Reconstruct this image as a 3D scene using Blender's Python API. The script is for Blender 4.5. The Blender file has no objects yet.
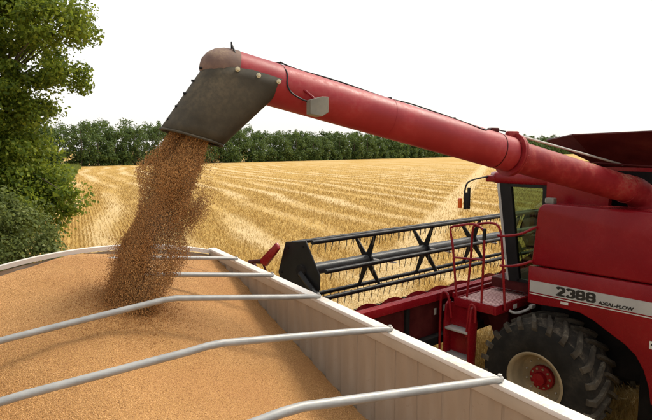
import bpy, bmesh, math, random
import numpy as np
from mathutils import Vector, Matrix, noise as mnoise

R = math.radians
random.seed(7); rng = np.random.default_rng(11)
scene = bpy.context.scene
COL = scene.collection

# ------------------------------------------------------------------ camera
HC = 4.3                                   # eye height: standing on the ladder of the trailer
cam_d = bpy.data.cameras.new('camera'); cam = bpy.data.objects.new('camera', cam_d)
COL.objects.link(cam)
cam_d.sensor_width = 36; cam_d.lens = 36 * 560 / 652
cam_d.clip_start = 0.05; cam_d.clip_end = 5000
cam.location = (0, 0, HC)
cam.rotation_euler = (R(90) - math.atan(60 / 560), 0, 0)
scene.camera = cam

# ------------------------------------------------------------------ world and sun (hazy, milky summer sky)
SUN_AZ, SUN_EL = 58, 52                    # clockwise from +Y, elevation
w = bpy.data.worlds.new('World'); scene.world = w; w.use_nodes = True
nt = w.node_tree; nt.nodes.clear()
sky = nt.nodes.new('ShaderNodeTexSky'); sky.sky_type = 'NISHITA'; sky.sun_disc = False
sky.sun_elevation = R(SUN_EL); sky.sun_rotation = R(SUN_AZ)
sky.air_density = 1.0; sky.dust_density = 5.0; sky.ozone_density = 1.0
b1 = nt.nodes.new('ShaderNodeBackground'); b1.inputs[1].default_value = 0.05
b2 = nt.nodes.new('ShaderNodeBackground'); b2.inputs[0].default_value = (1.0, 0.975, 0.93, 1); b2.inputs[1].default_value = 0.86
ad = nt.nodes.new('ShaderNodeAddShader'); wo = nt.nodes.new('ShaderNodeOutputWorld')
nt.links.new(sky.outputs[0], b1.inputs[0]); nt.links.new(b1.outputs[0], ad.inputs[0])
nt.links.new(b2.outputs[0], ad.inputs[1]); nt.links.new(ad.outputs[0], wo.inputs[0])
sl = bpy.data.lights.new('sun', 'SUN'); so = bpy.data.objects.new('sun', sl); COL.objects.link(so)
sl.energy = 3.0; sl.angle = R(20); sl.color = (1.0, 0.93, 0.8)
az, el = R(SUN_AZ), R(SUN_EL)
sd = Vector((math.sin(az) * math.cos(el), math.cos(az) * math.cos(el), math.sin(el)))
so.rotation_euler = sd.to_track_quat('Z', 'Y').to_euler(); so.location = (0, 0, 30)
scene.view_settings.view_transform = 'Standard'; scene.view_settings.look = 'None'
scene.view_settings.exposure = 0.2; scene.view_settings.gamma = 1.0
scene.view_settings.use_curve_mapping = False

# ------------------------------------------------------------------ materials
class NT:
    def __init__(s, name):
        s.m = bpy.data.materials.new(name); s.m.use_nodes = True
        s.t = s.m.node_tree; s.t.nodes.clear()
        s.out = s.n('ShaderNodeOutputMaterial')
    def n(s, k, **kw):
        nd = s.t.nodes.new(k)
        for a, v in kw.items(): setattr(nd, a, v)
        return nd
    def l(s, a, b): s.t.links.new(a, b)
    def val(s, sock, v):
        if hasattr(v, 'is_output') or isinstance(v, bpy.types.NodeSocket): s.l(v, sock)
        else: sock.default_value = v
    def math(s, op, a, b=0.0, c=0.0, clamp=False):
        nd = s.n('ShaderNodeMath', operation=op, use_clamp=clamp)
        for i, v in enumerate((a, b, c)): s.val(nd.inputs[i], v)
        return nd.outputs[0]
    def noise(s, vec, scale, detail=4, rough=0.55, dist=0.0):
        nd = s.n('ShaderNodeTexNoise'); nd.inputs['Scale'].default_value = scale
        nd.inputs['Detail'].default_value = detail; nd.inputs['Roughness'].default_value = rough
        nd.inputs['Distortion'].default_value = dist
        if vec is not None: s.l(vec, nd.inputs['Vector'])
        return nd.outputs['Fac']
    def mapping(s, vec, scale=(1, 1, 1), loc=(0, 0, 0), rot=(0, 0, 0)):
        nd = s.n('ShaderNodeMapping'); nd.inputs['Scale'].default_value = scale
        nd.inputs['Location'].default_value = loc; nd.inputs['Rotation'].default_value = rot
        s.l(vec, nd.inputs['Vector']); return nd.outputs[0]
    def ramp(s, fac, stops, interp='LINEAR'):
        nd = s.n('ShaderNodeValToRGB'); cr = nd.color_ramp; cr.interpolation = interp
        while len(cr.elements) < len(stops): cr.elements.new(0.5)
        for e, (p, c) in zip(cr.elements, stops):
            e.position = p; e.color = c if len(c) == 4 else (*c, 1)
        s.l(fac, nd.inputs[0]); return nd.outputs[0]
    def mix(s, fac, a, b, mode='MIX'):
        nd = s.n('ShaderNodeMix', data_type='RGBA', blend_type=mode)
        s.val(nd.inputs[0], fac); s.val(nd.inputs[6], a if not isinstance(a, tuple) else (*a[:3], 1))
        s.val(nd.inputs[7], b if not isinstance(b, tuple) else (*b[:3], 1)); return nd.outputs[2]
    def smooth(s, x, lo, hi, a=0.0, b=1.0):
        nd = s.n('ShaderNodeMapRange', interpolation_type='SMOOTHSTEP')
        s.val(nd.inputs[0], x); nd.inputs[1].default_value = lo; nd.inputs[2].default_value = hi
        nd.inputs[3].default_value = a; nd.inputs[4].default_value = b; return nd.outputs[0]
    def bump(s, h, strength=0.3, dist=0.02):
        nd = s.n('ShaderNodeBump'); nd.inputs['Strength'].default_value = strength
        nd.inputs['Distance'].default_value = dist; s.l(h, nd.inputs['Height']); return nd.outputs[0]
    def bsdf(s, col, rough=0.5, metal=0.0, normal=None, coat=0.0, spec=0.5):
        nd = s.n('ShaderNodeBsdfPrincipled')
        s.val(nd.inputs['Base Color'], (*col[:3], 1) if isinstance(col, tuple) else col)
        s.val(nd.inputs['Roughness'], rough); s.val(nd.inputs['Metallic'], metal)
        nd.inputs['Coat Weight'].default_value = coat; nd.inputs['Coat Roughness'].default_value = 0.15
        nd.inputs['Specular IOR Level'].default_value = spec
        if normal is not None: s.l(normal, nd.inputs['Normal'])
        return nd.outputs[0]
    def done(s, sh): s.l(sh, s.out.inputs[0]); return s.m
    def obj(s): return s.n('ShaderNodeTexCoord').outputs['Object']

def weathered(name, col, rough=0.45, dust=(0.42, 0.3, 0.17), amt=0.35, metal=0.0, coat=0.0, scale=3.0, bump=0.1, dark=0.65, spec=0.5):
    """paint or metal with uneven tone, fine scuffs and patches of field dust"""
    k = NT(name); v = k.obj()
    n1 = k.noise(v, scale, 5, 0.6); n2 = k.noise(v, scale * 9, 4, 0.65); n3 = k.noise(v, scale * 40, 2)
    base = k.mix(k.smooth(n1, 0.35, 0.7), tuple(c * dark for c in col), col)
    geo = k.n('ShaderNodeNewGeometry'); sep = k.n('ShaderNodeSeparateXYZ'); k.l(geo.outputs['Normal'], sep.inputs[0])
    up = k.smooth(sep.outputs[2], -0.2, 1.0, 0.25, 1.0)          # dust settles on upward faces
    d = k.math('MULTIPLY', k.math('MULTIPLY', k.smooth(n1, 0.4, 0.75), k.smooth(n2, 0.3, 0.7)), amt)
    d = k.math('MULTIPLY', d, up, clamp=True)
    c = k.mix(d, base, dust)
    rr = k.math('ADD', rough, k.math('MULTIPLY', d, 0.5), clamp=True)
    rr = k.math('ADD', rr, k.math('MULTIPLY', k.math('SUBTRACT', n2, 0.5), 0.2), clamp=True)
    return k.done(k.bsdf(c, rr, metal, k.bump(k.math('ADD', n2, k.math('MULTIPLY', n3, 0.4)), bump, 0.003), coat, spec))

M = {}
M['red'] = weathered('red paint', (0.215, 0.0058, 0.011), 0.26, amt=0.10, coat=0.0, bump=0.03, dark=0.82, scale=1.6, spec=0.22)
M['red_dusty'] = weathered('dusty red paint', (0.285, 0.012, 0.017), 0.5, dust=(0.40, 0.25, 0.17), amt=0.85, coat=0.0, scale=3.2, spec=0.25)
M['red_auger'] = weathered('sky-lit red tube paint', (0.29, 0.012, 0.020), 0.45, dust=(0.46, 0.20, 0.17), amt=0.5, coat=0.0, scale=2.2, dark=0.8, spec=0.35)  # lighter copy of the body red; pink on upper faces paints sky sheen
M['dark_red'] = weathered('dark red tone', (0.065, 0.006, 0.007), 0.6, amt=0.15, spec=0.15)
M['black'] = weathered('black painted steel', (0.010, 0.010, 0.011), 0.45, dust=(0.2, 0.15, 0.1), amt=0.06, spec=0.2)
M['machine_black'] = weathered('black machinery', (0.012, 0.011, 0.011), 0.8, dust=(0.15, 0.11, 0.07), amt=0.2, spec=0.1)
M['tube_grey'] = weathered('worn reel tube', (0.055, 0.058, 0.06), 0.4, dust=(0.3, 0.26, 0.2), amt=0.25, metal=0.3, spec=0.3)
M['tine'] = weathered('spring steel', (0.10, 0.085, 0.06), 0.5, amt=0.2, metal=0.3)
M['rubber_boot'] = weathered('grimy rubber', (0.058, 0.050, 0.036), 0.7, dust=(0.24, 0.19, 0.12), amt=0.6, scale=2.4, bump=0.3, spec=0.2)
M['tyre'] = weathered('tyre rubber', (0.070, 0.060, 0.047), 0.9, dust=(0.28, 0.24, 0.17), amt=1.0, scale=3.0, bump=0.3, spec=0.1)
M['tyre_side'] = weathered('tyre sidewall', (0.020, 0.019, 0.017), 0.8, dust=(0.16, 0.13, 0.09), amt=0.5, spec=0.12)
M['tyre_tread'] = weathered('dusty tyre tread', (0.036, 0.032, 0.027), 0.9, dust=(0.2, 0.16, 0.11), amt=0.8, scale=4.0, spec=0.1)
M['rim'] = weathered('cream rim paint', (0.33, 0.26, 0.155), 0.5, dust=(0.16, 0.11, 0.06), amt=0.7)
M['steel'] = weathered('worn bare steel', (0.52, 0.50, 0.46), 0.5, amt=0.3, metal=0.2)
M['galv'] = weathered('galvanised tube', (0.37, 0.37, 0.355), 0.45, dust=(0.36, 0.31, 0.24), amt=0.4, metal=0.25, dark=0.75, scale=6)
M['white_rail'] = weathered('white rail paint', (0.66, 0.63, 0.58), 0.45, dust=(0.46, 0.34, 0.22), amt=0.8, scale=2.5, dark=0.93)
M['alu'] = None
M['web'] = weathered('shaded dusty rail side', (0.42, 0.345, 0.26), 0.5, dust=(0.30, 0.2, 0.12), amt=0.8, scale=2.5, dark=0.85)  # brown dust tint darkened further for the shade on the rail side
M['silver'] = weathered('silver decal', (0.42, 0.42, 0.41), 0.4, amt=0.2, metal=0.3, dark=0.85)
M['letter'] = weathered('black lettering', (0.008, 0.008, 0.009), 0.4, amt=0.1)
M['sticker'] = weathered('pale sticker', (0.6, 0.58, 0.52), 0.5, amt=0.3)
M['grating'] = weathered('paled red grating', (0.66, 0.36, 0.33), 0.6, dust=(0.78, 0.66, 0.60), amt=1.0, scale=6)  # red paled to stand in for light missing on the shaded platform
M['lamp_grey'] = weathered('grey lamp body', (0.20, 0.20, 0.17), 0.5, amt=0.4)
M['cream'] = weathered('cream washer', (0.6, 0.55, 0.38), 0.45, amt=0.3)
M['yellow'] = weathered('yellow paint', (0.55, 0.33, 0.02), 0.5, amt=0.3)
M['orange'] = weathered('orange reflector', (0.75, 0.12, 0.01), 0.25, amt=0.1, coat=0.5)
M['seat'] = weathered('dark seat cloth', (0.03, 0.03, 0.035), 0.9, amt=0.2)
M['cap'] = weathered('grimy faded red cap', (0.15, 0.085, 0.065), 0.7, dust=(0.30, 0.23, 0.16), amt=1.0, scale=5)
M['bark'] = weathered('bark', (0.10, 0.075, 0.05), 0.9, dust=(0.05, 0.06, 0.03), amt=0.6, scale=8, bump=0.8)

# aluminium trailer panels stained brown by grain dust
k = NT('stained aluminium sheet'); v = k.obj()
st = k.noise(k.mapping(v, (2.5, 2.5, 0.6)), 1.6, 4, 0.55); fn = k.noise(v, 30, 3)
rnd = k.n('ShaderNodeObjectInfo').outputs['Random']
c = k.mix(k.smooth(st, 0.35, 0.7), (0.33, 0.265, 0.195), (0.42, 0.355, 0.28))
c = k.mix(k.math('MULTIPLY', rnd, 0.22), c, (0.28, 0.21, 0.15))
c = k.mix(k.math('MULTIPLY', k.smooth(fn, 0.62, 0.72), 0.35), c, (0.2, 0.14, 0.09))
M['alu'] = k.done(k.bsdf(c, 0.5, 0.25, k.bump(fn, 0.1, 0.004)))

# glass of the cab, slightly green
k = NT('tinted cab glass')
tr = k.n('ShaderNodeBsdfTransparent'); tr.inputs[0].default_value = (0.42, 0.52, 0.39, 1)
gl = k.n('ShaderNodeBsdfGlossy'); gl.inputs['Roughness'].default_value = 0.03; gl.inputs[0].default_value = (0.9, 0.95, 0.9, 1)
lw = k.n('ShaderNodeLayerWeight'); lw.inputs[0].default_value = 0.5
fz = k.math('ADD', 0.03, k.math('MULTIPLY', k.math('POWER', lw.outputs['Facing'], 5.0), 0.9))
mx = k.n('ShaderNodeMixShader'); k.l(fz, mx.inputs[0]); k.l(tr.outputs[0], mx.inputs[1]); k.l(gl.outputs[0], mx.inputs[2])
M['glass'] = k.done(mx.outputs[0])
k = NT('mirror glass'); M['mirror'] = k.done(k.bsdf((0.5, 0.5, 0.5), 0.05, 1.0))

# wheat kernels (instances: random per kernel) and the bed under them
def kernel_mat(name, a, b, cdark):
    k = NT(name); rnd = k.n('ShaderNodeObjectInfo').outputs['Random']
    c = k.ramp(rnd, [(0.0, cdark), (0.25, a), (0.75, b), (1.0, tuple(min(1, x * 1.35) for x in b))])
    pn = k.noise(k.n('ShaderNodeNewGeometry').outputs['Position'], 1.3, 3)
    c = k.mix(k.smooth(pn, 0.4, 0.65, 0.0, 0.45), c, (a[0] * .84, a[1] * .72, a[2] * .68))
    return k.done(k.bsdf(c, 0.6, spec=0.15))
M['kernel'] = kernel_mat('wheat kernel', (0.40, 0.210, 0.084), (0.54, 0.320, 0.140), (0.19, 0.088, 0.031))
M['kernel_backlit'] = kernel_mat('backlit wheat kernel', (0.30, 0.140, 0.044), (0.43, 0.225, 0.080), (0.20, 0.086, 0.025))  # same wheat, darkened to paint in the backlight behind the stream
k = NT('wheat bed'); v = k.obj()
n1 = k.noise(v, 1.6, 4); n2 = k.noise(v, 130, 3, 0.7)
vo = k.n('ShaderNodeTexVoronoi'); vo.inputs['Scale'].default_value = 150; k.l(v, vo.inputs['Vector'])
c = k.ramp(n2, [(0.25, (0.23, 0.108, 0.034)), (0.5, (0.40, 0.215, 0.074)), (0.75, (0.53, 0.315, 0.118))])
c = k.mix(k.math('MULTIPLY', k.smooth(n1, 0.35, 0.7), 0.3), c, (0.36, 0.17, 0.058))
M['bed'] = k.done(k.bsdf(c, 0.7, 0, k.bump(k.math('SUBTRACT', n2, vo.outputs['Distance']), 0.7, 0.006), spec=0.15))

# foliage: leaf colours differ from leaf to leaf, light passes through
def leaf_mat(name, stops, trans=0.35, tcol=(0.16, 0.22, 0.03), patch=0.4):
    k = NT(name); g = k.n('ShaderNodeNewGeometry')
    n = k.noise(k.obj(), patch, 3)
    f = k.math('ADD', k.math('MULTIPLY', g.outputs['Random Per Island'], 0.55), k.math('MULTIPLY', n, 0.5), clamp=True)
    c = k.ramp(f, stops)
    d = k.bsdf(c, 0.55, spec=0.2)
    t = k.n('ShaderNodeBsdfTranslucent'); k.l(k.mix(0.5, c, tcol), t.inputs[0])
    m = k.n('ShaderNodeMixShader'); m.inputs[0].default_value = trans
    k.l(d, m.inputs[1]); k.l(t.outputs[0], m.inputs[2]); return k.done(m.outputs[0])
M['leaf'] = leaf_mat('tree leaves', [(0.2, (0.035, 0.070, 0.010)), (0.5, (0.115, 0.175, 0.020)), (0.8, (0.28, 0.32, 0.042))], 0.5, (0.28, 0.32, 0.03), patch=0.8)
M['leaf_shrub'] = leaf_mat('shrub leaves', [(0.15, (0.08, 0.115, 0.034)), (0.55, (0.16, 0.205, 0.065)), (0.9, (0.30, 0.33, 0.13))], 0.5, (.25,.28,.06), patch=1.2)
M['leaf_far'] = leaf_mat('far wood leaves', [(0.2, (0.038, 0.068, 0.020)), (0.5, (0.075, 0.120, 0.032)), (0.85, (0.14, 0.185, 0.055))], 0.3, patch=0.12)
M['grass'] = leaf_mat('verge grass', [(0.1, (0.08, 0.12, 0.025)), (0.6, (0.16, 0.20, 0.045)), (1.0, (0.34, 0.32, 0.12))], 0.4, patch=0.3)
k = NT('straw'); g = k.n('ShaderNodeNewGeometry')
c = k.ramp(g.outputs['Random Per Island'], [(0, (0.38, 0.235, 0.068)), (0.5, (0.465, 0.308, 0.100)), (1, (0.54, 0.382, 0.148))])
M['stubble'] = k.done(k.bsdf(c, 0.7, spec=0.12))
k = NT('loose straw'); g = k.n('ShaderNodeNewGeometry')
c = k.ramp(g.outputs['Random Per Island'], [(0, (0.46, 0.33, 0.14)), (0.5, (0.58, 0.435, 0.205)), (1, (0.66, 0.53, 0.30))])
M['straw'] = k.done(k.bsdf(c, 0.7, spec=0.12))

# stubble field: rows and paler swaths of chaff, in the field's own axes (object turned to the drilling direction)
GA = 24.0; SW_P, SW_O = 3.55, 2.3
k = NT('stubble field ground'); v = k.obj()
sp = k.n('ShaderNodeSeparateXYZ'); k.l(v, sp.inputs[0]); X, Y = sp.outputs[0], sp.outputs[1]
wn = k.noise(k.mapping(v, (0.05, 0.02, 1)), 1.0, 3)
wn2 = k.noise(k.mapping(v, (0.5, 0.12, 1)), 1.0, 3)
bend = k.math('ADD', k.math('MULTIPLY', k.math('SINE', k.math('MULTIPLY', Y, 0.07)), 1.2), k.math('MULTIPLY', k.math('SINE', k.math('ADD', k.math('MULTIPLY', Y, 0.23), k.math('MULTIPLY', X, 0.3))), 0.4))
xw = k.math('ADD', k.math('ADD', X, bend), k.math('MULTIPLY', k.math('SUBTRACT', wn2, 0.5), 1.0))
u = k.math('FRACT', k.math('DIVIDE', k.math('ADD', k.math('SUBTRACT', xw, SW_O), SW_P / 2), SW_P))
dist = k.math('MULTIPLY', k.math('ABSOLUTE', k.math('SUBTRACT', u, 0.5)), SW_P)
swath = k.smooth(dist, 0.15, 1.25, 1.0, 0.0)
brk = k.noise(k.mapping(v, (0.12, 0.03, 1)), 1.0, 4)
swath = k.math('MULTIPLY', swath, k.smooth(brk, 0.36, 0.6))
trk = k.math('ABSOLUTE', k.math('SUBTRACT', X, k.math('SUBTRACT', k.math('MULTIPLY', Y, 0.87), 4.5)))
trk = k.math('MULTIPLY', k.smooth(k.math('ADD', trk, k.math('MULTIPLY', k.math('SUBTRACT', wn2, 0.5), 1.5)), 0.8, 1.9, 1.0, 0.0), 0.9)
pale = k.math('MAXIMUM', swath, trk)
rows = k.math('ABSOLUTE', k.math('SUBTRACT', k.math('FRACT', k.math('DIVIDE', k.math('ADD', X, k.math('MULTIPLY', wn, 1.5)), 0.36)), 0.5))
gn = k.noise(v, 9.0, 5, 0.7); g2 = k.noise(k.mapping(v, (1.2, 0.25, 1)), 1.0, 5, 0.65); g3 = k.noise(v, 45, 3, 0.7)
c = k.ramp(g2, [(0.3, (0.36, 0.212, 0.056)), (0.5, (0.465, 0.298, 0.088)), (0.72, (0.545, 0.375, 0.135))])
c = k.mix(k.math('MULTIPLY', k.smooth(rows, 0.15, 0.45), 0.32), c, (0.28, 0.17, 0.055))
c = k.mix(k.math('MULTIPLY', k.smooth(gn, 0.5, 0.75), 0.35), c, (0.27, 0.165, 0.052))
edge = k.math('MULTIPLY', k.smooth(dist, 0.75, 1.0), k.smooth(dist, 1.0, 1.45, 1.0, 0.0))
c = k.mix(k.math('MULTIPLY', edge, k.smooth(g2, 0.4, 0.65, 0.0, 0.5)), c, (0.26, 0.145, 0.045))
c = k.mix(k.math('MULTIPLY', pale, k.smooth(g3, 0.2, 0.6, 0.55, 1.0)), c, (0.565, 0.43, 0.23))
hh = k.math('ADD', k.math('MULTIPLY', gn, 0.5), k.math('MULTIPLY', g3, 0.4))
M['field'] = k.done(k.bsdf(c, 0.85, 0, k.bump(hh, 0.6, 0.10), spec=0.05))

# ------------------------------------------------------------------ mesh helpers
def box(bm, c, s, rot=None, bev=0.0):
    ret = bmesh.ops.create_cube(bm, size=1.0); vs = ret['verts']
    for v in vs: v.co = Vector((v.co.x * s[0], v.co.y * s[1], v.co.z * s[2]))
    if bev > 0:
        es = list({e for v in vs for e in v.link_edges})
        r = bmesh.ops.bevel(bm, geom=es, offset=bev, segments=2, profile=0.6, affect='EDGES')
        vs = list({v for v in r['verts']} | {v for v in vs if v.is_valid})
    if rot is not None:
        m = rot if isinstance(rot, Matrix) else Matrix.Rotation(rot, 3, 'Z')
        for v in vs: v.co = m @ v.co
    for v in vs: v.co += Vector(c)
    return vs

def catmull(pts, n=6):
    P = [Vector(p) for p in pts]; out = []
    for i in range(len(P) - 1):
        a = P[max(i - 1, 0)]; b = P[i]; c = P[i + 1]; d = P[min(i + 2, len(P) - 1)]
        for j in range(n):
            t = j / n
            out.append(0.5 * ((2 * b) + (c - a) * t + (2 * a - 5 * b + 4 * c - d) * t * t + (3 * b - a - 3 * c + d) * t ** 3))
    out.append(P[-1]); return out

def tube(bm, pts, r, n=10, caps=True, flat=None):
    """sweep a circle along pts; r a number or a list"""
    P = [Vector(p) for p in pts]; rings = []
    up = None
    for i, p in enumerate(P):
        t = ((P[min(i + 1, len(P) - 1)] - p).normalized() + (p - P[max(i - 1, 0)]).normalized())
        t.normalize()
        if up is None:
            up = Vector((0, 0, 1)) if abs(t.z) < 0.9 else Vector((1, 0, 0))
        a = t.cross(up).normalized(); up = a.cross(t).normalized()
        rr = r[i] if isinstance(r, (list, tuple)) else r
        rings.append([bm.verts.new(p + a * (math.cos(q) * rr) + up * (math.sin(q) * rr)) for q in [2 * math.pi * j / n for j in range(n)]])
    for a, b in zip(rings[:-1], rings[1:]):
        for j in range(n): bm.faces.new((a[j], a[(j + 1) % n], b[(j + 1) % n], b[j]))
    if caps:
        bm.faces.new(rings[0][::-1]); bm.faces.new(rings[-1])
    return rings

def prism(bm, poly, axis, a, b, bev=0.0, seg=3):
    """extrude a 2-D polygon along an axis: axis 'x' -> poly is (y,z); 'y' -> (x,z); 'z' -> (x,y)"""
    def P(p, d): return {'x': (d, p[0], p[1]), 'y': (p[0], d, p[1]), 'z': (p[0], p[1], d)}[axis]
    A = [bm.verts.new(P(p, a)) for p in poly]; B = [bm.verts.new(P(p, b)) for p in poly]
    n = len(poly)
    fs = [bm.faces.new(A), bm.faces.new(B[::-1])]
    for i in range(n): fs.append(bm.faces.new((A[i], B[i], B[(i + 1) % n], A[(i + 1) % n])))
    bmesh.ops.recalc_face_normals(bm, faces=fs)
    if bev > 0:
        es = [e for e in {e for f in fs for e in f.edges} if e.calc_face_angle(0) > R(30)]
        bmesh.ops.bevel(bm, geom=es, offset=bev, segments=seg, profile=0.5, affect='EDGES')

def lathe(bm, prof, n=48, axis='x', cen=(0, 0, 0), close=False):
    """profile (d along axis, radius)"""
    rings = []
    for d, r in prof:
        ring = []
        for j in range(n):
            q = 2 * math.pi * j / n; a, b = math.cos(q) * r, math.sin(q) * r
            co = {'x': (d, a, b), 'y': (a, d, b), 'z': (a, b, d)}[axis]
            ring.append(bm.verts.new(Vector(co) + Vector(cen)))
        rings.append(ring)
    prs = list(zip(rings[:-1], rings[1:])) + ([(rings[-1], rings[0])] if close else [])
    for a, b in prs:
        for j in range(n): bm.faces.new((a[j], a[(j + 1) % n], b[(j + 1) % n], b[j]))
    return rings

def obj(name, bm, mat, parent=None, smooth=35, loc=None):
    if isinstance(bm, bmesh.types.BMesh):
        bmesh.ops.recalc_face_normals(bm, faces=bm.faces[:])
        me = bpy.data.meshes.new(name); bm.to_mesh(me); bm.free()
    else: me = bm
    if mat is not None and not me.materials: me.materials.append(M[mat])
    if smooth:
        me.shade_smooth()
        try: me.set_sharp_from_angle(angle=R(smooth))
        except Exception: pass
    o = bpy.data.objects.new(name, me); COL.objects.link(o)
    if parent is not None: o.parent = parent
    if loc is not None: o.location = loc
    return o

def NB(): return bmesh.new()
def tag(o, label=None, cat=None, group=None, kind=None):
    for a, v in (('label', label), ('category', cat), ('group', group), ('kind', kind)):
        if v: o[a] = v
    return o
def empty(name, loc, rz=0):
    o = bpy.data.objects.new(name, None); COL.objects.link(o)
    o.location = loc; o.rotation_euler = (0, 0, rz); o.empty_display_size = 0.3
    return o
def share(src, parent, loc, rot=None, scale=None):
    o = src.copy(); COL.objects.link(o); o.parent = parent; o.location = loc
    if rot is not None: o.rotation_euler = rot
    if scale is not None: o.scale = scale
    return o
def raw_mesh(name, V, F):
    """V (n,3), F (m,k) arrays -> mesh"""
    me = bpy.data.meshes.new(name); V = np.asarray(V, np.float32); F = np.asarray(F, np.int32)
    me.vertices.add(len(V)); me.vertices.foreach_set('co', V.ravel())
    m, kk = F.shape
    me.loops.add(m * kk); me.loops.foreach_set('vertex_index', F.ravel())
    me.polygons.add(m); me.polygons.foreach_set('loop_start', np.arange(0, m * kk, kk, dtype=np.int32))
    me.polygons.foreach_set('loop_total', np.full(m, kk, np.int32))
    me.update(calc_edges=True); me.validate(); return me

# ================================================================== SETTING
GR = R(GA)
bm = NB(); S = 2500
# one sheet, finer near the trailer
vs = [bm.verts.new(p) for p in ((-S, -S, 0), (S, -S, 0), (S, S, 0), (-S, S, 0))]; bm.faces.new(vs)
ground = obj('field', bm, 'field', smooth=0); ground.rotation_euler = (0, 0, GR)
tag(ground, 'golden harvested stubble field with paler straw swaths running to the wood', 'field', kind='structure')

def to_world(gx, gy): return gx * math.cos(GR) - gy * math.sin(GR), gx * math.sin(GR) + gy * math.cos(GR)

def in_view(x, y, lo=-0.66, hi=0.66): return (y > 3) & (x > lo * y) & (x < hi * y)

# stubble stalks in drilled rows, dense close by and thinner farther away
def blades(n, dmin, dmax, hgt, wid, flat, swath_mode):
    y = dmin * (dmax / dmin) ** rng.random(n); x = y * rng.uniform(-0.62, 0.62, n)
    c, s = math.cos(-GR), math.sin(-GR)
    gx = x * c - y * s; gy = x * s + y * c
    if not flat:
        gx = np.round(gx / 0.18) * 0.18 + rng.normal(0, 0.025, n)
    gw = gx + 1.2 * np.sin(.07 * gy) + .4 * np.sin(.23 * gy + .3 * gx)
    du = np.abs(((gw - SW_O + SW_P / 2) / SW_P) % 1 - 0.5) * SW_P
    tr = np.abs(gx - (0.87 * gy - 4.5)) + rng.normal(0, .3, n)
    du = du + 0.25 * np.sin(gx * 1.3 + gy * .23) + rng.normal(0, .2, n)
    sw = (du < 0.6) | (tr < 1.2)
    fade = rng.random(n) < np.clip((dmax - y) / (dmax * 0.75), 0, 1)
    keep = fade & (sw if swath_mode else ~sw | (rng.random(n) < 0.25)) & (gx > -2.6 + 0.025 * gy)
    gx, gy, y = gx[keep], gy[keep], y[keep]; n = len(gx)
    c, s = math.cos(GR), math.sin(GR)
    x = gx * c - gy * s; yy = gx * s + gy * c
    a = rng.uniform(0, 2 * np.pi, n); sc = np.clip(y / 20, 0.7, 3.0)
    if flat:
        L = hgt * rng.uniform(0.5, 1.3, n); ww = wid * sc
        dx, dy = np.cos(a) * L, np.sin(a) * L; z0 = rng.uniform(0.01, 0.10, n); dz = rng.normal(0, 0.05, n)
        V = np.stack([np.stack([x, yy, z0], 1), np.stack([x + dx - np.sin(a) * ww, yy + dy + np.cos(a) * ww, z0 + dz + 0.03], 1),
                      np.stack([x + dx + np.sin(a) * ww, yy + dy - np.cos(a) * ww, z0 + dz + 0.04], 1)], 1)
    else:
        h = hgt * rng.uniform(0.6, 1.25, n); ww = wid * sc
        lx, ly = rng.normal(0, 0.05, n), rng.normal(0, 0.05, n)
        V = np.stack([np.stack([x - np.cos(a) * ww, yy - np.sin(a) * ww, 0 * x - 0.01], 1), np.stack([x + np.cos(a) * ww, yy + np.sin(a) * ww, 0 * x - 0.01], 1),
                      np.stack([x + lx + np.cos(a) * ww * .4, yy + ly, h], 1), np.stack([x + lx - np.cos(a) * ww * .4, yy + ly, h], 1)], 1)
    kk = V.shape[1]
    return V.reshape(-1, 3), np.arange(n * kk).reshape(n, kk)
V, Fc = blades(330000, 7, 190, 0.14, 0.008, False, False)
o = obj('stubble', raw_mesh('stubble', V, Fc), 'stubble', smooth=0)
tag(o, 'short cut wheat stubble standing in drilled rows across the field', 'stubble', kind='stuff')
V, Fc = blades(70000, 7, 70, 0.24, 0.005, True, True)
o = obj('straw_swath', raw_mesh('straw_swath', V, Fc), 'straw', smooth=0)
tag(o, 'pale loose straw lying in swaths between the stubble rows', 'straw', kind='stuff')

# ------------------------------------------------------------------ leaves
def leaf_cloud(centres, radii, per, size, squash=1.0, droop=0.25):
    """folded diamond leaves scattered in shells round clump centres"""
    n = len(centres) * per
    C = np.repeat(np.asarray(centres, float), per, 0); Rr = np.repeat(np.asarray(radii, float), per)
    d = rng.normal(size=(n, 3)); d /= np.linalg.norm(d, axis=1)[:, None]
    P = C + d * (Rr * rng.random(n) ** 0.45)[:, None] * np.array([1, 1, squash])
    nrm = d * 0.6 + rng.normal(size=(n, 3)) * 0.7 + np.array([0, 0, 0.6]); nrm /= np.linalg.norm(nrm, axis=1)[:, None]
    t = np.cross(nrm, rng.normal(size=(n, 3))); t /= np.linalg.norm(t, axis=1)[:, None]; t[:, 2] -= droop
    b = np.cross(nrm, t); s = size * rng.uniform(0.6, 1.35, n)[:, None]
    V = np.stack([P - t * s * .5, P + b * s * .36 + nrm * s * .08, P + t * s * .5, P - b * s * .36 + nrm * s * .08], 1).reshape(-1, 3)
    i = np.arange(n) * 4
    return V, np.stack([i, i + 1, i + 2, i + 3], 1)

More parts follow.
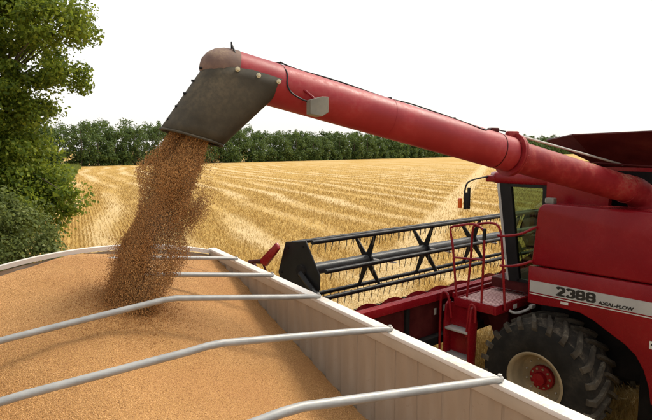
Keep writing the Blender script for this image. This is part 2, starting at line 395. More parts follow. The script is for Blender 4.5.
# ------------------------------------------------------------------ the far wood (reads as one mass)
line0, line1 = np.array([-66.0, 150.0]), np.array([80.0, 352.0])
dirv = (line1 - line0) / np.linalg.norm(line1 - line0); nv = np.array([-dirv[1], dirv[0]])
L = np.linalg.norm(line1 - line0)
Vs, Fs, off = [], [], 0
tr_bm = NB()
s = -75.0
while s < L + 340:
    for row in range(4):
        ss = s + random.uniform(-2, 2); bk = row * 4.5 + random.uniform(-1.5, 1.5)
        p = line0 + dirv * ss + nv * bk
        h = (random.uniform(7.6, 11.8) + row * 0.8) * (1 + max(0, s - 150) / 900); cr = random.uniform(3.0, 4.6)
        cs, rs = [], []
        for q in range((34, 22, 9, 8)[row]):                         # clumps over a rounded crown
            a = random.uniform(0, 6.28); ze = random.uniform(-0.75 if row < 2 else 0.2, 1.0); rh = math.sqrt(max(0, 1 - ze * ze)) * random.uniform(0.75, 1.05)
            cs.append((p[0] + math.cos(a) * rh * cr, p[1] + math.sin(a) * rh * cr, h * 0.56 + ze * h * 0.42)); rs.append(random.uniform(0.8, 1.5))
        far = ss > 120
        V, Fc = leaf_cloud(cs, rs, 62 if not far else 40, 0.46 if not far else 0.66)
        Vs.append(V); Fs.append(Fc + off); off += len(V)
        if row == 0:
            tube(tr_bm, [(p[0], p[1], -0.1), (p[0] + .2, p[1], h * .4), (p[0] + .1, p[1], h * .8)], [0.28, 0.2, 0.08], 6)
    for q in range(5):                                          # undergrowth along the edge
        p = line0 + dirv * (s + random.uniform(-3, 3)) + nv * random.uniform(-2.5, 1.5)
        V, Fc = leaf_cloud([(p[0] + random.uniform(-1.5, 1.5), p[1] + random.uniform(-1, 1), random.uniform(.3, 3.4)) for _ in range(9)], [random.uniform(.9, 1.6) for _ in range(9)], 30, 0.65)
        Vs.append(V); Fs.append(Fc + off); off += len(V)
    s += random.uniform(3.8, 6.0)
trm = bpy.data.meshes.new('wood_trunks'); tr_bm.to_mesh(trm); tr_bm.free()
V = np.concatenate(Vs); Fc = np.concatenate(Fs)
wood = obj('wood', raw_mesh('wood', V, Fc), 'leaf_far', smooth=0)
tag(wood, 'dark green broadleaf wood closing the far side of the field', 'wood', kind='stuff')
trunks = obj('tree_trunks', trm, 'bark', wood); tag(trunks, kind='stuff')

# rough grass verge under the trees on the near side of the wood
n = 60000
gy = 10 * (160 / 10) ** rng.random(n); gx = -3.0 + 0.025 * gy - np.abs(rng.normal(0, 1, n)) * (2.0 + gy * 0.06) + rng.normal(0, .25, n)
x = gx * math.cos(GR) - gy * math.sin(GR); y = gx * math.sin(GR) + gy * math.cos(GR)
a = rng.uniform(0, 6.28, n); h = rng.uniform(0.2, 0.6, n) * np.clip(1 + gy / 120, 1, 2); ww = 0.012 * np.clip(gy / 14, 1, 5)
lx, ly = rng.normal(0, .15, n), rng.normal(0, .15, n)
V = np.stack([np.stack([x - np.cos(a) * ww, y - np.sin(a) * ww, 0 * x], 1), np.stack([x + np.cos(a) * ww, y + np.sin(a) * ww, 0 * x], 1), np.stack([x + lx, y + ly, h], 1)], 1).reshape(-1, 3)
o = obj('grass_verge', raw_mesh('grass_verge', V, np.arange(n * 3).reshape(n, 3)), 'grass', smooth=0)
tag(o, 'strip of rough green grass between the trees and the stubble', 'grass', kind='stuff')

# ------------------------------------------------------------------ the big tree beside the trailer, and shrubs below it
def tree(name, base, trunk_h, blobs, per, leaf, mat, label, cat, seed, trunk_r=0.3, name_crown='crown', rad=(0.35, 0.75)):
    random.seed(seed); root = empty(name, base); bx_, by_ = base[0], base[1]
    b = NB(); tip = Vector((0.4, 0.1, trunk_h))
    tp = catmull([(0, 0, -0.1), (0.08, 0.02, trunk_h * .3), (0.2, 0.12, trunk_h * .65), tip], 5)
    tube(b, tp, [trunk_r * (1.15 - 0.85 * i / (len(tp) - 1)) for i in range(len(tp))], 12)
    obj('trunk', b, 'bark', root, smooth=60)
    cs, rs = [], []                                          # leaf clumps
    for (cx, cy, cz, rx, rz, m) in blobs:
        c0 = Vector((cx - bx_, cy - by_, cz))
        st = tp[min(len(tp) - 1, int(len(tp) * random.uniform(0.45, 0.95)))]
        lb = NB(); mid = (st + c0) / 2 + Vector((random.uniform(-.3, .3), random.uniform(-.3, .3), 0.25))
        end_ = st + (c0 - st) * .8; lp = catmull([st, mid, end_], 5)
        tube(lb, lp, [trunk_r * 0.34 * (1 - 0.88 * i / (len(lp) - 1)) for i in range(len(lp))], 7)
        for q in range(6):                                    # twigs
            e = c0 + Vector((random.gauss(0, rx * .55), random.gauss(0, rx * .55), random.gauss(0, rz * .45)))
            tube(lb, catmull([lp[-4], (lp[-4] + e) / 2 + Vector((0, 0, .1)), e], 3), [trunk_r * (.09 - .012 * q_) for q_ in range(7)], 5); cs.append(tuple(e)); rs.append(random.uniform(rad[0] * .7, rad[0] * 1.2))
        obj('limb', lb, 'bark', root, smooth=60)
        for q in range(m):
            a = Vector((random.gauss(0, 1), random.gauss(0, 1), random.gauss(0, 1))).normalized() * random.random() ** 0.4
            cs.append((c0.x + a.x * rx, c0.y + a.y * rx, c0.z + a.z * rz)); rs.append(random.uniform(*rad))
    V, Fc = leaf_cloud(cs, rs, per, leaf, 0.75)
    obj(name_crown, raw_mesh(name_crown, V, Fc), mat, root, smooth=0)
    tag(root, label, cat)
    return root

tree('broadleaf_tree', (-10.2, 14.2, 0), 6.2,
     [(-8.9, 13.4, 7.6, 1.7, 1.3, 34), (-7.75, 13.0, 6.3, 1.15, 1.0, 24), (-8.0, 12.6, 4.9, 1.3, 1.1, 34), (-10.2, 13.6, 9.4, 2.3, 1.6, 36), (-9.0, 12.9, 6.0, 1.4, 1.3, 34),
      (-10.6, 12.6, 6.6, 1.9, 1.6, 34), (-9.6, 12.0, 4.2, 1.6, 1.2, 36), (-8.3, 14.2, 8.8, 1.4, 0.9, 22), (-6.4, 13.0, 7.15, 1.0, 0.6, 14), (-11.5, 13.0, 4.6, 1.8, 1.4, 22),
      (-7.15, 13.3, 4.0, 0.95, 0.8, 20), (-6.1, 13.2, 6.0, 0.6, 0.3, 5), (-8.6, 12.4, 3.2, 1.3, 0.9, 30), (-7.1, 13.4, 8.1, 0.9, 0.5, 12), (-10.6, 16.0, 7.5, 2.2, 2.0, 26), (-7.0, 13.2, 5.2, 0.6, 0.5, 7), (-7.4, 13.0, 2.9, 1.1, 0.8, 26), (-6.6, 13.3, 3.2, 0.6, 0.5, 10), (-8.4, 12.8, 2.2, 1.2, .8, 20)],
     310, 0.085, 'leaf', 'tall broadleaf tree with dense sunlit green leaves beside the trailer', 'tree', 3, 0.34, 'crown', (0.30, 0.66))
tree('shrub', (-7.4, 11.6, 0), 1.8,
     [(-7.3, 11.5, 2.9, 0.95, 0.6, 24), (-6.45, 11.7, 2.5, 0.75, 0.6, 18), (-6.3, 11.7, 1.6, 0.85, 0.8, 28), (-8.2, 11.4, 2.5, 1.2, 1.0, 30), (-7.4, 11.0, 1.5, 1.2, .9, 34), (-8.6, 11.0, 1.5, 1.2, 0.9, 24), (-6.1, 12.0, 0.9, .8, .6, 18), (-5.9, 11.8, 2.3, .35, .3, 4)],
     150, 0.068, 'leaf_shrub', 'loose grey-green shrub growing under the tall tree behind the trailer rail', 'shrub', 5, 0.08, 'foliage', (0.22, 0.46))
tree('shrub', (-18.6, 26.0, 0), 1.8,
     [(-19.2, 25.6, 2.4, 1.8, 1.2, 26), (-17.6, 26.2, 1.5, 1.2, 0.9, 20), (-20.6, 26.0, 3.2, 1.8, 1.6, 24)],
     80, 0.14, 'leaf', 'rounded bright green shrub at the grassy edge of the stubble, away from the trailer', 'shrub', 8, 0.09, 'foliage', (0.35, 0.7))
tree('hedgerow_tree', (-31.0, 48.0, 0), 5.0,
     [(-31.5, 47.5, 6.5, 2.6, 2.2, 34), (-29.3, 48.0, 4.2, 2.0, 1.6, 28), (-33.5, 47.0, 4.5, 2.6, 2.0, 30), (-31, 48, 2.2, 2.4, 1.2, 26)],
     90, 0.26, 'leaf', 'smaller green tree standing between the grassy verge and the far wood', 'tree', 9, 0.22, 'crown', (0.5, 1.0))

# ================================================================== GRAIN TRAILER
TA = R(30.06)
trailer = empty('grain_trailer', (0, 0, 0), TA)
tag(trailer, 'open-topped grain trailer with white top rails and bent tarpaulin bows', 'trailer')
XL, XR, Y0, Y1, ZR = -0.30, 2.56, -3.6, 7.55, 2.925     # outer faces of the box, rail top
# bed: floor and outer skin
bm = NB(); box(bm, ((XL + XR) / 2, (Y0 + Y1) / 2, 1.20), (XR - XL - 0.06, Y1 - Y0 - 0.06, 0.10)); obj('floor', bm, 'steel', trailer)
bm = NB()
for sx in (-0.45, 0.45): box(bm, ((XL + XR) / 2 + sx, (Y0 + Y1) / 2, 0.98), (0.12, Y1 - Y0 - 0.5, 0.34), bev=0.01)
for i in range(9): box(bm, ((XL + XR) / 2, Y0 + 0.6 + i * 1.24, 1.10), (XR - XL - 0.1, 0.08, 0.099))
obj('chassis', bm, 'machine_black', trailer)

def sheet_panel(wd, ht, th, rib):
    """a ribbed sheet: one shallow pan pressed out of the wall, running bottom to top"""
    b = NB(); hw = wd / 2
    prof = [(-hw, 0), (-hw + 0.045, 0.001), (-hw + 0.06, 0.004), (-hw + 0.08, rib - .004), (-hw + .095, rib), (hw - 0.05, rib), (hw - 0.035, rib - .004), (hw - .015, .004), (hw, 0)]
    prism(b, prof + [(hw, -th), (-hw, -th)], 'z', 0, ht)
    return b
PW = 0.262
# right and left walls
zb = 1.25; WH = ZR - 0.10 - zb
src = None
for side in (1, -1):
    b = NB(); xo = XR - 0.02 if side > 0 else XL + 0.02
    box(b, (xo, (Y0 + Y1) / 2, zb + WH / 2), (0.03, Y1 - Y0 - 0.04, WH), bev=0.003)
    wl = obj('side_wall', b, 'alu', trailer)
    npan = int((Y1 - Y0 - 0.1) / PW)
    for i in range(npan):
        yy = Y0 + 0.08 + (i + 0.5) * PW
        if src is None: src = obj('panel', sheet_panel(PW - 0.0015, WH - 0.006, 0.012, 0.026), 'alu', wl); p = src
        else: p = src.copy(); COL.objects.link(p); p.parent = wl
        p.location = (xo - side * 0.028, yy, zb + 0.003)
        p.rotation_euler = (0, 0, R(90) if side > 0 else R(-90))
    # outer posts
    for i in range(10):
        b = NB(); box(b, (xo + side * 0.04, Y0 + 0.4 + i * 1.15, zb + WH / 2), (0.05, 0.09, WH - 0.02), bev=0.006)
        obj('post', b, 'white_rail', wl)
    # top rail: a box section with a lip
    b = NB(); xi = XR - 0.055 if side > 0 else XL + 0.055
    box(b, (xi + side * .012, (Y0 + Y1) / 2, ZR - 0.055), (0.10, Y1 - Y0 + 0.06, 0.11), bev=0.012)
    b.free(); b = NB(); box(b, (xi + side * .012, (Y0 + Y1) / 2, ZR - 0.016), (0.10, Y1 - Y0 + 0.06, 0.032), bev=0.008)
    tr_ = obj('top_rail', b, 'white_rail', trailer)
    b = NB(); box(b, (xi + side * .014, (Y0 + Y1) / 2, ZR - 0.073), (0.088, Y1 - Y0 + 0.05, 0.080), bev=0.006)
    obj('rail_web', b, 'web', tr_)
# end walls with a bowed header
def arch(x): 
    t = (x - 1.12) / 1.28
    return ZR + 0.15 * (1 - t * t)
for yy, sg in ((Y1, -1), (Y0, 1)):
    b = NB(); xs = np.linspace(XL + 0.03, XR - 0.03, 25)
    poly = [(x, arch(x) - 0.07) for x in xs] + [(XR - 0.03, zb), (XL + 0.03, zb)]
    prism(b, poly, 'y', yy - 0.014, yy + 0.014)
    ew = obj('end_wall', b, 'alu', trailer)
    npn = 9; pw = (XR - XL - 0.14) / npn
    for i in range(npn):
        xx = XL + 0.07 + (i + 0.5) * pw; hb = NB()
        h = arch(xx + (0.5 if xx > 1.12 else -0.5) * pw) - 0.1 - zb
        bb = sheet_panel(pw - 0.008, h, 0.012, 0.018)
        pnl = obj('panel', bb, 'alu', ew, loc=(xx, yy + sg * 0.03, zb + 0.004))
        pnl.rotation_euler = (0, 0, R(180) if sg < 0 else 0)
    b = NB(); pts = [(x, yy + sg * 0.0, arch(x) - 0.03) for x in np.linspace(XL + 0.08, XR - 0.08, 22)]
    # bowed header: rectangular section swept along the arch
    prev = None
    for p in pts:
        cur = [b.verts.new((p[0], p[1] + dy, p[2] + dz)) for dy, dz in ((-.04, -.022), (.04, -.022), (.04, .03), (-.04, .03))]
        if prev:
            for j in range(4): b.faces.new((prev[j], prev[(j + 1) % 4], cur[(j + 1) % 4], cur[j]))
        else: b.faces.new(cur)
        prev = cur
    b.faces.new(prev[::-1])
    obj('end_rail', b, 'white_rail', trailer)
# tarpaulin bows: round tube, kinked at the ridge, flattened feet bolted to the rails
bow_src = []
for i, yy in enumerate([6.563, 5.492, 4.456, 3.342, 2.254, 1.17, 0.09, -0.98, -2.05]):
    b = NB(); jit = [0.0, 0.01, 0.015, -0.02, 0.0, 0.0, 0, 0, 0][i]
    pk = 1.04; zp = 3.085 + jit
    pts = [(XR - 0.045, yy, ZR + 0.018), (XR - 0.10, yy, ZR + 0.024), (XR - 0.4, yy, ZR + 0.055), (pk + 0.14, yy + .004, zp + 0.002), (pk + .03, yy, zp + .002), (pk - 0.09, yy, zp - 0.012), (XL + 0.35, yy, ZR + 0.055), (XL + 0.1, yy, ZR + 0.024), (XL + 0.065, yy, ZR + 0.018)]
    tube(b, pts, [0.018, 0.023] + [0.0245] * 5 + [0.023, 0.018], 14)
    bw = obj('bow', b, 'galv', trailer, smooth=60)
    for xx in (XR - 0.062, XL + 0.085):
        b = NB(); lathe(b, [(0, 0.0001), (0, 0.013), (0.012, 0.013), (0.014, 0.0001)], 8, 'z', (xx, yy, ZR + 0.038)); obj('bolt', b, 'steel', bw)
# running gear
b = NB(); lathe(b, [(-.14, .28), (-.15, .45), (-.11, .51), (.11, .51), (.15, .45), (.14, .28)], 32, 'x'); tyre_me = b
wheel0 = None
for ax in (-2.6, -1.3, 5.4):
    for sx in (-1, 1):
        xx = (XL + XR) / 2 + sx * 1.1
        if wheel0 is None:
            b = NB(); lathe(b, [(-.1, .0001), (-.06, .2), (-.1, .29), (.1, .29), (.06, .2), (.1, .0001)], 24, 'x')
            wheel0 = obj('wheel', b, 'rim', trailer, loc=(xx, ax, 0.51)); ty0 = obj('tyre', tyre_me, 'tyre_side', wheel0)
        else:
            w_ = share(wheel0, trailer, (xx, ax, 0.51)); share(ty0, w_, (0, 0, 0))
    b = NB(); tube(b, [((XL + XR) / 2 - 1.0, ax, 0.51), ((XL + XR) / 2 + 1.0, ax, 0.51)], 0.06); box(b, ((XL + XR) / 2 - .45, ax, .7), (.1, .12, .3)); box(b, ((XL + XR) / 2 + .45, ax, .7), (.1, .12, .3)); obj('axle', b, 'machine_black', trailer)

# ------------------------------------------------------------------ the wheat in the trailer
APX, APY = 0.88, 4.82                      # where the stream lands
ridge_y = [-3.6, 0.5, 2.0, 3.0, 4.0, 4.6, 5.2, 5.6, 6.2, 7.0, 7.6]; ridge_z = [1.7, 2.05, 2.33, 2.53, 2.72, 2.88, 3.07, 3.16, 3.19, 3.09, 2.99]
wall_y = [-3.6, 2.0, 3.86, 4.33, 4.94, 5.9, 6.4, 7.6]; wall_z = [1.4, 1.84, 2.12, 2.22, 2.34, 2.56, 2.70, 2.84]
def grain_h(x, y):
    rz = np.interp(y, ridge_y, ridge_z); wz = np.interp(y, wall_y, wall_z)
    t = np.clip((x - 0.65) / 1.85, 0, 1.1); tl = np.clip((0.65 - x) / 0.9, 0, 1.2)
    h = rz - (rz - wz) * (0.4 * t + 0.6 * t ** 1.5) - 0.14 * tl ** 1.7 - 0.15 * tl * np.clip((y - 5.9) / 1.2, 0, 1)
    d = np.hypot(x - APX, (y - APY))
    return h + 0.11 * np.exp(-(d / 0.55) ** 1.4) - 0.05 * np.exp(-(d / 0.16) ** 2)   # fresh cone with a little crater
gx = np.linspace(XL + 0.055, XR - 0.06, 120); gy = np.linspace(Y0 + 0.04, Y1 - 0.05, 420)
GX, GY = np.meshgrid(gx, gy, indexing='ij')
GZ = grain_h(GX, GY)
for i in range(GX.shape[0]):
    for j in range(GX.shape[1]):
        x_, y_ = GX[i, j], GY[i, j]
        GZ[i, j] += 0.036 * mnoise.noise((x_ * 1.5, y_ * 1.2, 0)) + 0.008 * mnoise.noise((x_ * 6, y_ * 6, 3)) + 0.004 * mnoise.noise((x_ * 17, y_ * 17, 5))
V = np.stack([GX, GY, GZ], -1).reshape(-1, 3); nx, ny = GX.shape
idx = np.arange(nx * ny).reshape(nx, ny)
Fq = np.stack([idx[:-1, :-1], idx[1:, :-1], idx[1:, 1:], idx[:-1, 1:]], -1).reshape(-1, 4)
# close the body of grain down to the trailer floor
rim = np.concatenate([idx[:-1, 0], idx[-1, :-1], idx[:0:-1, -1], idx[0, :0:-1]])
lowV = V[rim].copy(); lowV[:, 2] = 1.26; base = len(V); nr = len(rim)
sk = np.stack([rim, base + np.arange(nr), base + (np.arange(nr) + 1) % nr, np.roll(rim, -1)], 1)
grain_me = raw_mesh('wheat_heap', np.concatenate([V, lowV]), np.concatenate([Fq, sk]))
grain = obj('wheat_heap', grain_me, 'bed', smooth=60); grain.rotation_euler = (0, 0, TA)
tag(grain, 'heap of harvested wheat grain filling the trailer under the bows', 'grain', kind='stuff')

def kernel_nodes(name, mat, mode, density=0, smin=0.8, smax=1.25, size=(0.0034, 0.0018, 0.0016)):
    ng = bpy.data.node_groups.new(name, 'GeometryNodeTree')
    ng.interface.new_socket('Geometry', in_out='INPUT', socket_type='NodeSocketGeometry')
    ng.interface.new_socket('Geometry', in_out='OUTPUT', socket_type='NodeSocketGeometry')
    N = ng.nodes.new; Lk = ng.links.new
    gi = N('NodeGroupInput'); go = N('NodeGroupOutput')
    ks = N('GeometryNodeMeshIcoSphere'); ks.inputs['Radius'].default_value = 1.0; ks.inputs['Subdivisions'].default_value = 1
    tf = N('GeometryNodeTransform'); tf.inputs['Scale'].default_value = size
    sm = N('GeometryNodeSetMaterial'); sm.inputs['Material'].default_value = M[mat]
    Lk(ks.outputs[0], tf.inputs[0]); Lk(tf.outputs[0], sm.inputs[0])
    ip = N('GeometryNodeInstanceOnPoints')
    if mode == 'surface':
        dp = N('GeometryNodeDistributePointsOnFaces'); dp.inputs['Density'].default_value = density
        # only the upper surface in front of the eye: kernels where the photo can tell them apart
        ps = N('GeometryNodeInputPosition'); sx = N('ShaderNodeSeparateXYZ'); Lk(ps.outputs[0], sx.inputs[0])
        nm = N('GeometryNodeInputNormal'); nz = N('ShaderNodeSeparateXYZ'); Lk(nm.outputs[0], nz.inputs[0])
        c1 = N('FunctionNodeCompare'); c1.inputs[1].default_value = 1.6; Lk(sx.outputs[1], c1.inputs[0])
        c2 = N('FunctionNodeCompare'); c2.inputs[1].default_value = 0.3; Lk(nz.outputs[2], c2.inputs[0])
        an = N('FunctionNodeBooleanMath'); Lk(c1.outputs[0], an.inputs[0]); Lk(c2.outputs[0], an.inputs[1])
        Lk(gi.outputs[0], dp.inputs[0]); Lk(an.outputs[0], dp.inputs['Selection'])
        Lk(dp.outputs[0], ip.inputs['Points'])
    else:
        mp = N('GeometryNodeMeshToPoints'); Lk(gi.outputs[0], mp.inputs[0]); Lk(mp.outputs[0], ip.inputs['Points'])
    Lk(sm.outputs[0], ip.inputs['Instance'])
    rv = N('FunctionNodeRandomValue'); rv.data_type = 'FLOAT_VECTOR'
    if mode == 'surface':
        rv.inputs[0].default_value = (-0.5, -0.5, 0); rv.inputs[1].default_value = (0.5, 0.5, 6.28)
    else:
        rv.inputs[0].default_value = (0, 0.9, 0); rv.inputs[1].default_value = (6.28, 2.3, 6.28)
    Lk(rv.outputs[0], ip.inputs['Rotation'])
    rs = N('FunctionNodeRandomValue'); rs.data_type = 'FLOAT'; rs.inputs[2].default_value = smin; rs.inputs[3].default_value = smax
    rs.inputs['Seed'].default_value = 5
    Lk(rs.outputs[1], ip.inputs['Scale'])
    if mode == 'surface':
        jn = N('GeometryNodeJoinGeometry'); Lk(gi.outputs[0], jn.inputs[0]); Lk(ip.outputs[0], jn.inputs[0]); Lk(jn.outputs[0], go.inputs[0])
    else: Lk(ip.outputs[0], go.inputs[0])
    return ng
md = grain.modifiers.new('kernels', 'NODES'); md.node_group = kernel_nodes('surface_kernels', 'kernel', 'surface', 19000, size=(0.0043, 0.0023, 0.0020))

# ------------------------------------------------------------------ the falling stream
zs = np.array([4.60, 4.39, 3.77, 3.16, 2.75]); xs_ = np.array([1.56, 1.47, 1.205, 1.01, 0.88]); ys_ = np.array([4.965, 4.97, 4.98, 4.94, 4.84])
zs, xs_, ys_ = zs[::-1], xs_[::-1], ys_[::-1]
def stream_pts(n, spread, core):
    t = rng.random(n); z = 2.76 + (4.52 - 2.76) * t
    cx = np.interp(z, zs, xs_); cy = np.interp(z, zs, ys_)
    # clumps: wobbling outline
    wob = 0.045 * np.sin(z * 5.1 + 0.6) + 0.03 * np.sin(z * 11.3 + 2)
    rx = np.interp(z, [2.7, 2.95, 3.5, 4.0, 4.28, 4.42, 4.6], [0.36, 0.29, 0.28, 0.27, 0.268, 0.225, 0.14]) * (1 + (0.09 * np.sin(z * 8.0) + 0.05 * np.sin(z * 17)) * (z < 4.2))
    ry = rx * 0.85
    if core < 0.99:                                                # ropey strands twisting round each other
        kst = rng.integers(0, 6, n); ph = kst * 1.047 + 0.9 * np.sin(kst * 2.1)
        tw = ph + 1.1 * np.sin(z * 1.7 + kst * 1.3); rad_ = 0.52 + 0.14 * np.sin(z * 4.3 + kst * 2.4)
        sr = 0.46 + 0.10 * np.sin(z * 6.1 + kst * 1.9)
        a = rng.uniform(0, 2 * np.pi, n); r0 = (rng.random(n) ** 0.5) * sr + np.abs(rng.normal(0, spread, n)) * (z < 4.25)
        return np.stack([cx + wob * 0.5 + (np.cos(tw) * rad_ + np.cos(a) * r0) * rx * .93, cy + (np.sin(tw) * rad_ + np.sin(a) * r0) * ry, z + rng.normal(0, .02, n)], 1)
    a = rng.uniform(0, 2 * np.pi, n)
    rr = (rng.random(n) ** 0.5) * core + np.abs(rng.normal(0, spread, n)) * (z < 4.25)
    return np.stack([cx + wob * 0.5 + np.cos(a) * rr * rx, cy + np.sin(a) * rr * ry, z + rng.normal(0, .02, n)], 1)
P = stream_pts(330000, 0.05, 0.95)
# clumpy density: thin some places out
q = (P - np.array([0.45, 0, 0]) * (P[:, 2:3] - 3.5)) * np.array([6.0, 6.0, 1.9])
keep = np.empty(len(P), bool); rr_ = rng.random(len(P))
for i in range(len(P)):
    f = mnoise.noise((q[i, 0], q[i, 1], q[i, 2])) + 0.5 * mnoise.noise((q[i, 0] * 2.3, q[i, 1] * 2.3, q[i, 2] * 2.3))
    keep[i] = rr_[i] < min(1.0, max(0.25, 0.72 + 1.2 * f))
P = P[keep]
P2 = stream_pts(9000, 0.24, 1.0)                                   # stray kernels round the stream
n3 = 9000; a = rng.uniform(0, 6.28, n3); d = np.abs(rng.normal(0, 0.22, n3)) + 0.08  # splash round the foot
P3 = np.stack([APX + np.cos(a) * d * 1.1, APY + np.sin(a) * d, 0 * a], 1); P3[:, 2] = grain_h(P3[:, 0], P3[:, 1]) + np.abs(rng.normal(0, 0.05, n3)) * np.exp(-d * 1.5)
# a lobe thrown out on the far right side of the stream
n4 = 4500; zz = rng.normal(3.72, 0.10, n4)
P4 = np.stack([1.50 + rng.normal(0, 0.055, n4) + (zz - 3.72) * .5, 5.0 + rng.normal(0, .06, n4), zz], 1)
PA = np.concatenate([P, P2, P3, P4]); PA = PA[(PA[:, 0] > XL + .1) & (PA[:, 0] < XR - .1)]
me = bpy.data.meshes.new('falling_wheat'); me.vertices.add(len(PA)); me.vertices.foreach_set('co', PA.astype(np.float32).ravel()); me.update()
fall = bpy.data.objects.new('falling_wheat', me); COL.objects.link(fall); fall.rotation_euler = (0, 0, TA)
md = fall.modifiers.new('kernels', 'NODES'); md.node_group = kernel_nodes('stream_kernels', 'kernel_backlit', 'points', smin=0.75, smax=1.3, size=(0.0052, 0.0021, 0.0019))
tag(fall, 'brown stream of wheat kernels pouring from the auger spout onto the heap', 'grain', kind='stuff')

# ================================================================== COMBINE HARVESTER  (local: x right, y forward from the front axle, z up)
CAr = R(40.9)
comb = empty('combine_harvester', (4.393, 9.074, 0), CAr)
tag(comb, 'red combine harvester with raised header and unloading auger swung out over the trailer', 'harvester')

# --- core of the machine
b = NB(); box(b, (0, -2.05, 2.25), (2.0, 4.7, 2.4), bev=0.03); box(b, (0, -0.1, 1.3), (1.6, 1.1, 1.0), bev=0.03); box(b, (0, -2.5, 0.95), (2.3, 2.6, 0.9), bev=0.03)  # lowest box added so the space behind the wheel falls in shade
obj('chassis', b, 'machine_black', comb)
b = NB(); tube(b, [(-1.3, -0.03, 0.91), (1.3, -0.03, 0.91)], 0.16, 16); box(b, (0, -.03, .95), (1.7, .4, .45), bev=.03); obj('axle', b, 'machine_black', comb)

# --- left and right side shields
def shield(side):
    X0, X1 = 1.60 * side, 1.06 * side
    def arcp(cy, cz, r, a0, a1, n): return [(cy + r * math.cos(R(a0 + (a1 - a0) * i / n)), cz + r * math.sin(R(a0 + (a1 - a0) * i / n))) for i in range(n + 1)]
    b = NB()
    poly = [(0.215, 2.605)] + [(0.17, 3.1)] + arcp(0.02, 3.40, 0.125, 10, 90, 6) + [(-2.0, 3.525), (-4.6, 3.45), (-4.7, 3.3), (-4.7, 2.605)]
    prism(b, poly, 'x', X0, X1, 0.035, 3)
    up = obj('side_shield', b, 'red', comb, smooth=40)
    b = NB()
    poly = [(0.24, 2.59), (0.235, 2.03), (0.03, 2.035), (-0.3, 2.055), (-0.557, 2.045), (-0.75, 1.975), (-0.903, 1.888), (-1.165, 1.751), (-1.30, 1.64), (-1.40, 1.48), (-1.47, 1.28), (-1.51, 1.05), (-4.5, 1.25), (-4.7, 1.5), (-4.7, 2.59)]
    prism(b, poly, 'x', X0 + 0.02 * side, X1 + 0.02 * side, 0.014, 2)
    low = obj('lower_shield', b, 'red', comb, smooth=40)
    # silver stripe and thin trim lines
    b = NB(); e = 0.024 * side; box(b, (X0 + e, -2.2, 2.293), (0.006, 4.80, 0.172)); obj('stripe', b, 'silver', low)
    b = NB(); box(b, (X0 + 0.0235 * side, -2.2, 2.182), (0.008, 4.80, 0.012)); obj('trim_line', b, 'sticker', low)
    for yy in (-1.62, -3.2):
        b = NB(); box(b, (X0 + 0.0055 * side, yy, 3.05), (0.008, 0.012, 0.8)); obj('panel_gap', b, 'machine_black', up)
    return up, low
up, low = shield(-1); shield(1)

def lettering(name, txt, size, y0, z0, parent, sx=1.25, shear=0.2, off=0.0):
    cu = bpy.data.curves.new(name, 'FONT'); cu.body = txt; cu.size = size; cu.shear = shear; cu.offset = off; cu.extrude = 0.001; cu.resolution_u = 4
    to = bpy.data.objects.new(name, cu); COL.objects.link(to)
    dg = bpy.context.evaluated_depsgraph_get(); me = bpy.data.meshes.new_from_object(to.evaluated_get(dg))
    COL.objects.unlink(to); bpy.data.objects.remove(to)
    for v in me.vertices:
        tx, ty, tz = v.co; v.co = (-1.6285 - tz, y0 - tx * sx, z0 + ty)
    me.update(); return obj(name, me, 'letter', parent, smooth=0)
def digits(y0, z0, hgt, wdt, th, gap):
    def ell(cx, cz, rx, rz, a0, a1, n=20): return [(cx + rx * math.cos(R(a0 + (a1 - a0) * i / n)), cz + rz * math.sin(R(a0 + (a1 - a0) * i / n))) for i in range(n + 1)]
    h2 = th / 2; w_, h_ = wdt, hgt; rx = w_ / 2 - h2
    rt = (h_ / 2 - h2 * .6) / 2; ct, cb_ = h_ - h2 - rt, h2 + rt
    two = [ell(w_ / 2, h_ - h2 - rt * 1.05, rx, rt * 1.05, 165, -25) + [(h2 + th * .55, th * .8)], [(0.0, h2), (w_, h2)]]
    three = [ell(w_ / 2, ct, rx, rt, 160, -90), ell(w_ / 2, cb_, rx, rt, 90, -160)]
    eight = [ell(w_ / 2, ct, rx * .93, rt, 0, 360), ell(w_ / 2, cb_, rx, rt, 0, 360)]
    b = NB(); lvl = 0
    for k_, strokes in enumerate((two, three, eight, eight)):
        ox = k_ * (w_ + gap)
        for st in strokes:
            P = [Vector((p[0] + ox, p[1], 0)) for p in st]; prev = None; lvl += 1
            closed = (P[0] - P[-1]).length < 1e-6
            for i, p in enumerate(P):
                if closed: t = (P[(i + 1) % (len(P) - 1)] - P[(i - 1) % (len(P) - 1)]).normalized()
                else: t = (P[min(i + 1, len(P) - 1)] - P[max(i - 1, 0)]).normalized()
                nn = Vector((-t.y, t.x, 0)); hw = h2 * (1.5 * abs(nn.x) + .95 * abs(nn.y)) / max(1e-6, math.hypot(nn.x, nn.y))
                xo = -1.6283 - .0004 * (lvl % 3)
                cur = [b.verts.new((xo, y0 - q.x, z0 + q.y)) for q in (p - nn * hw, p + nn * hw)]
                if prev: b.faces.new((prev[0], prev[1], cur[1], cur[0]))
                prev = cur
    return obj('number_lettering', b, 'letter', low, smooth=0)
digits(-0.205, 2.224, 0.138, 0.128, 0.0265, 0.014)
lettering('name_lettering', 'AXIAL-FLOW', 0.062, -0.80, 2.226, low, 1.2, 0.1, 0.003)
def sticker(parent, c, s, mat='sticker', name='sticker'):
    b = NB(); box(b, c, s); return obj(name, b, mat, parent)
sticker(low, (-1.622, -0.33, 2.135), (0.006, 0.11, 0.035))
sticker(low, (-1.622, -1.50, 1.83), (0.006, 0.09, 0.10))
sticker(low, (-1.6235, -1.50, 1.84), (0.006, 0.05, 0.03), 'letter', 'sticker_mark')

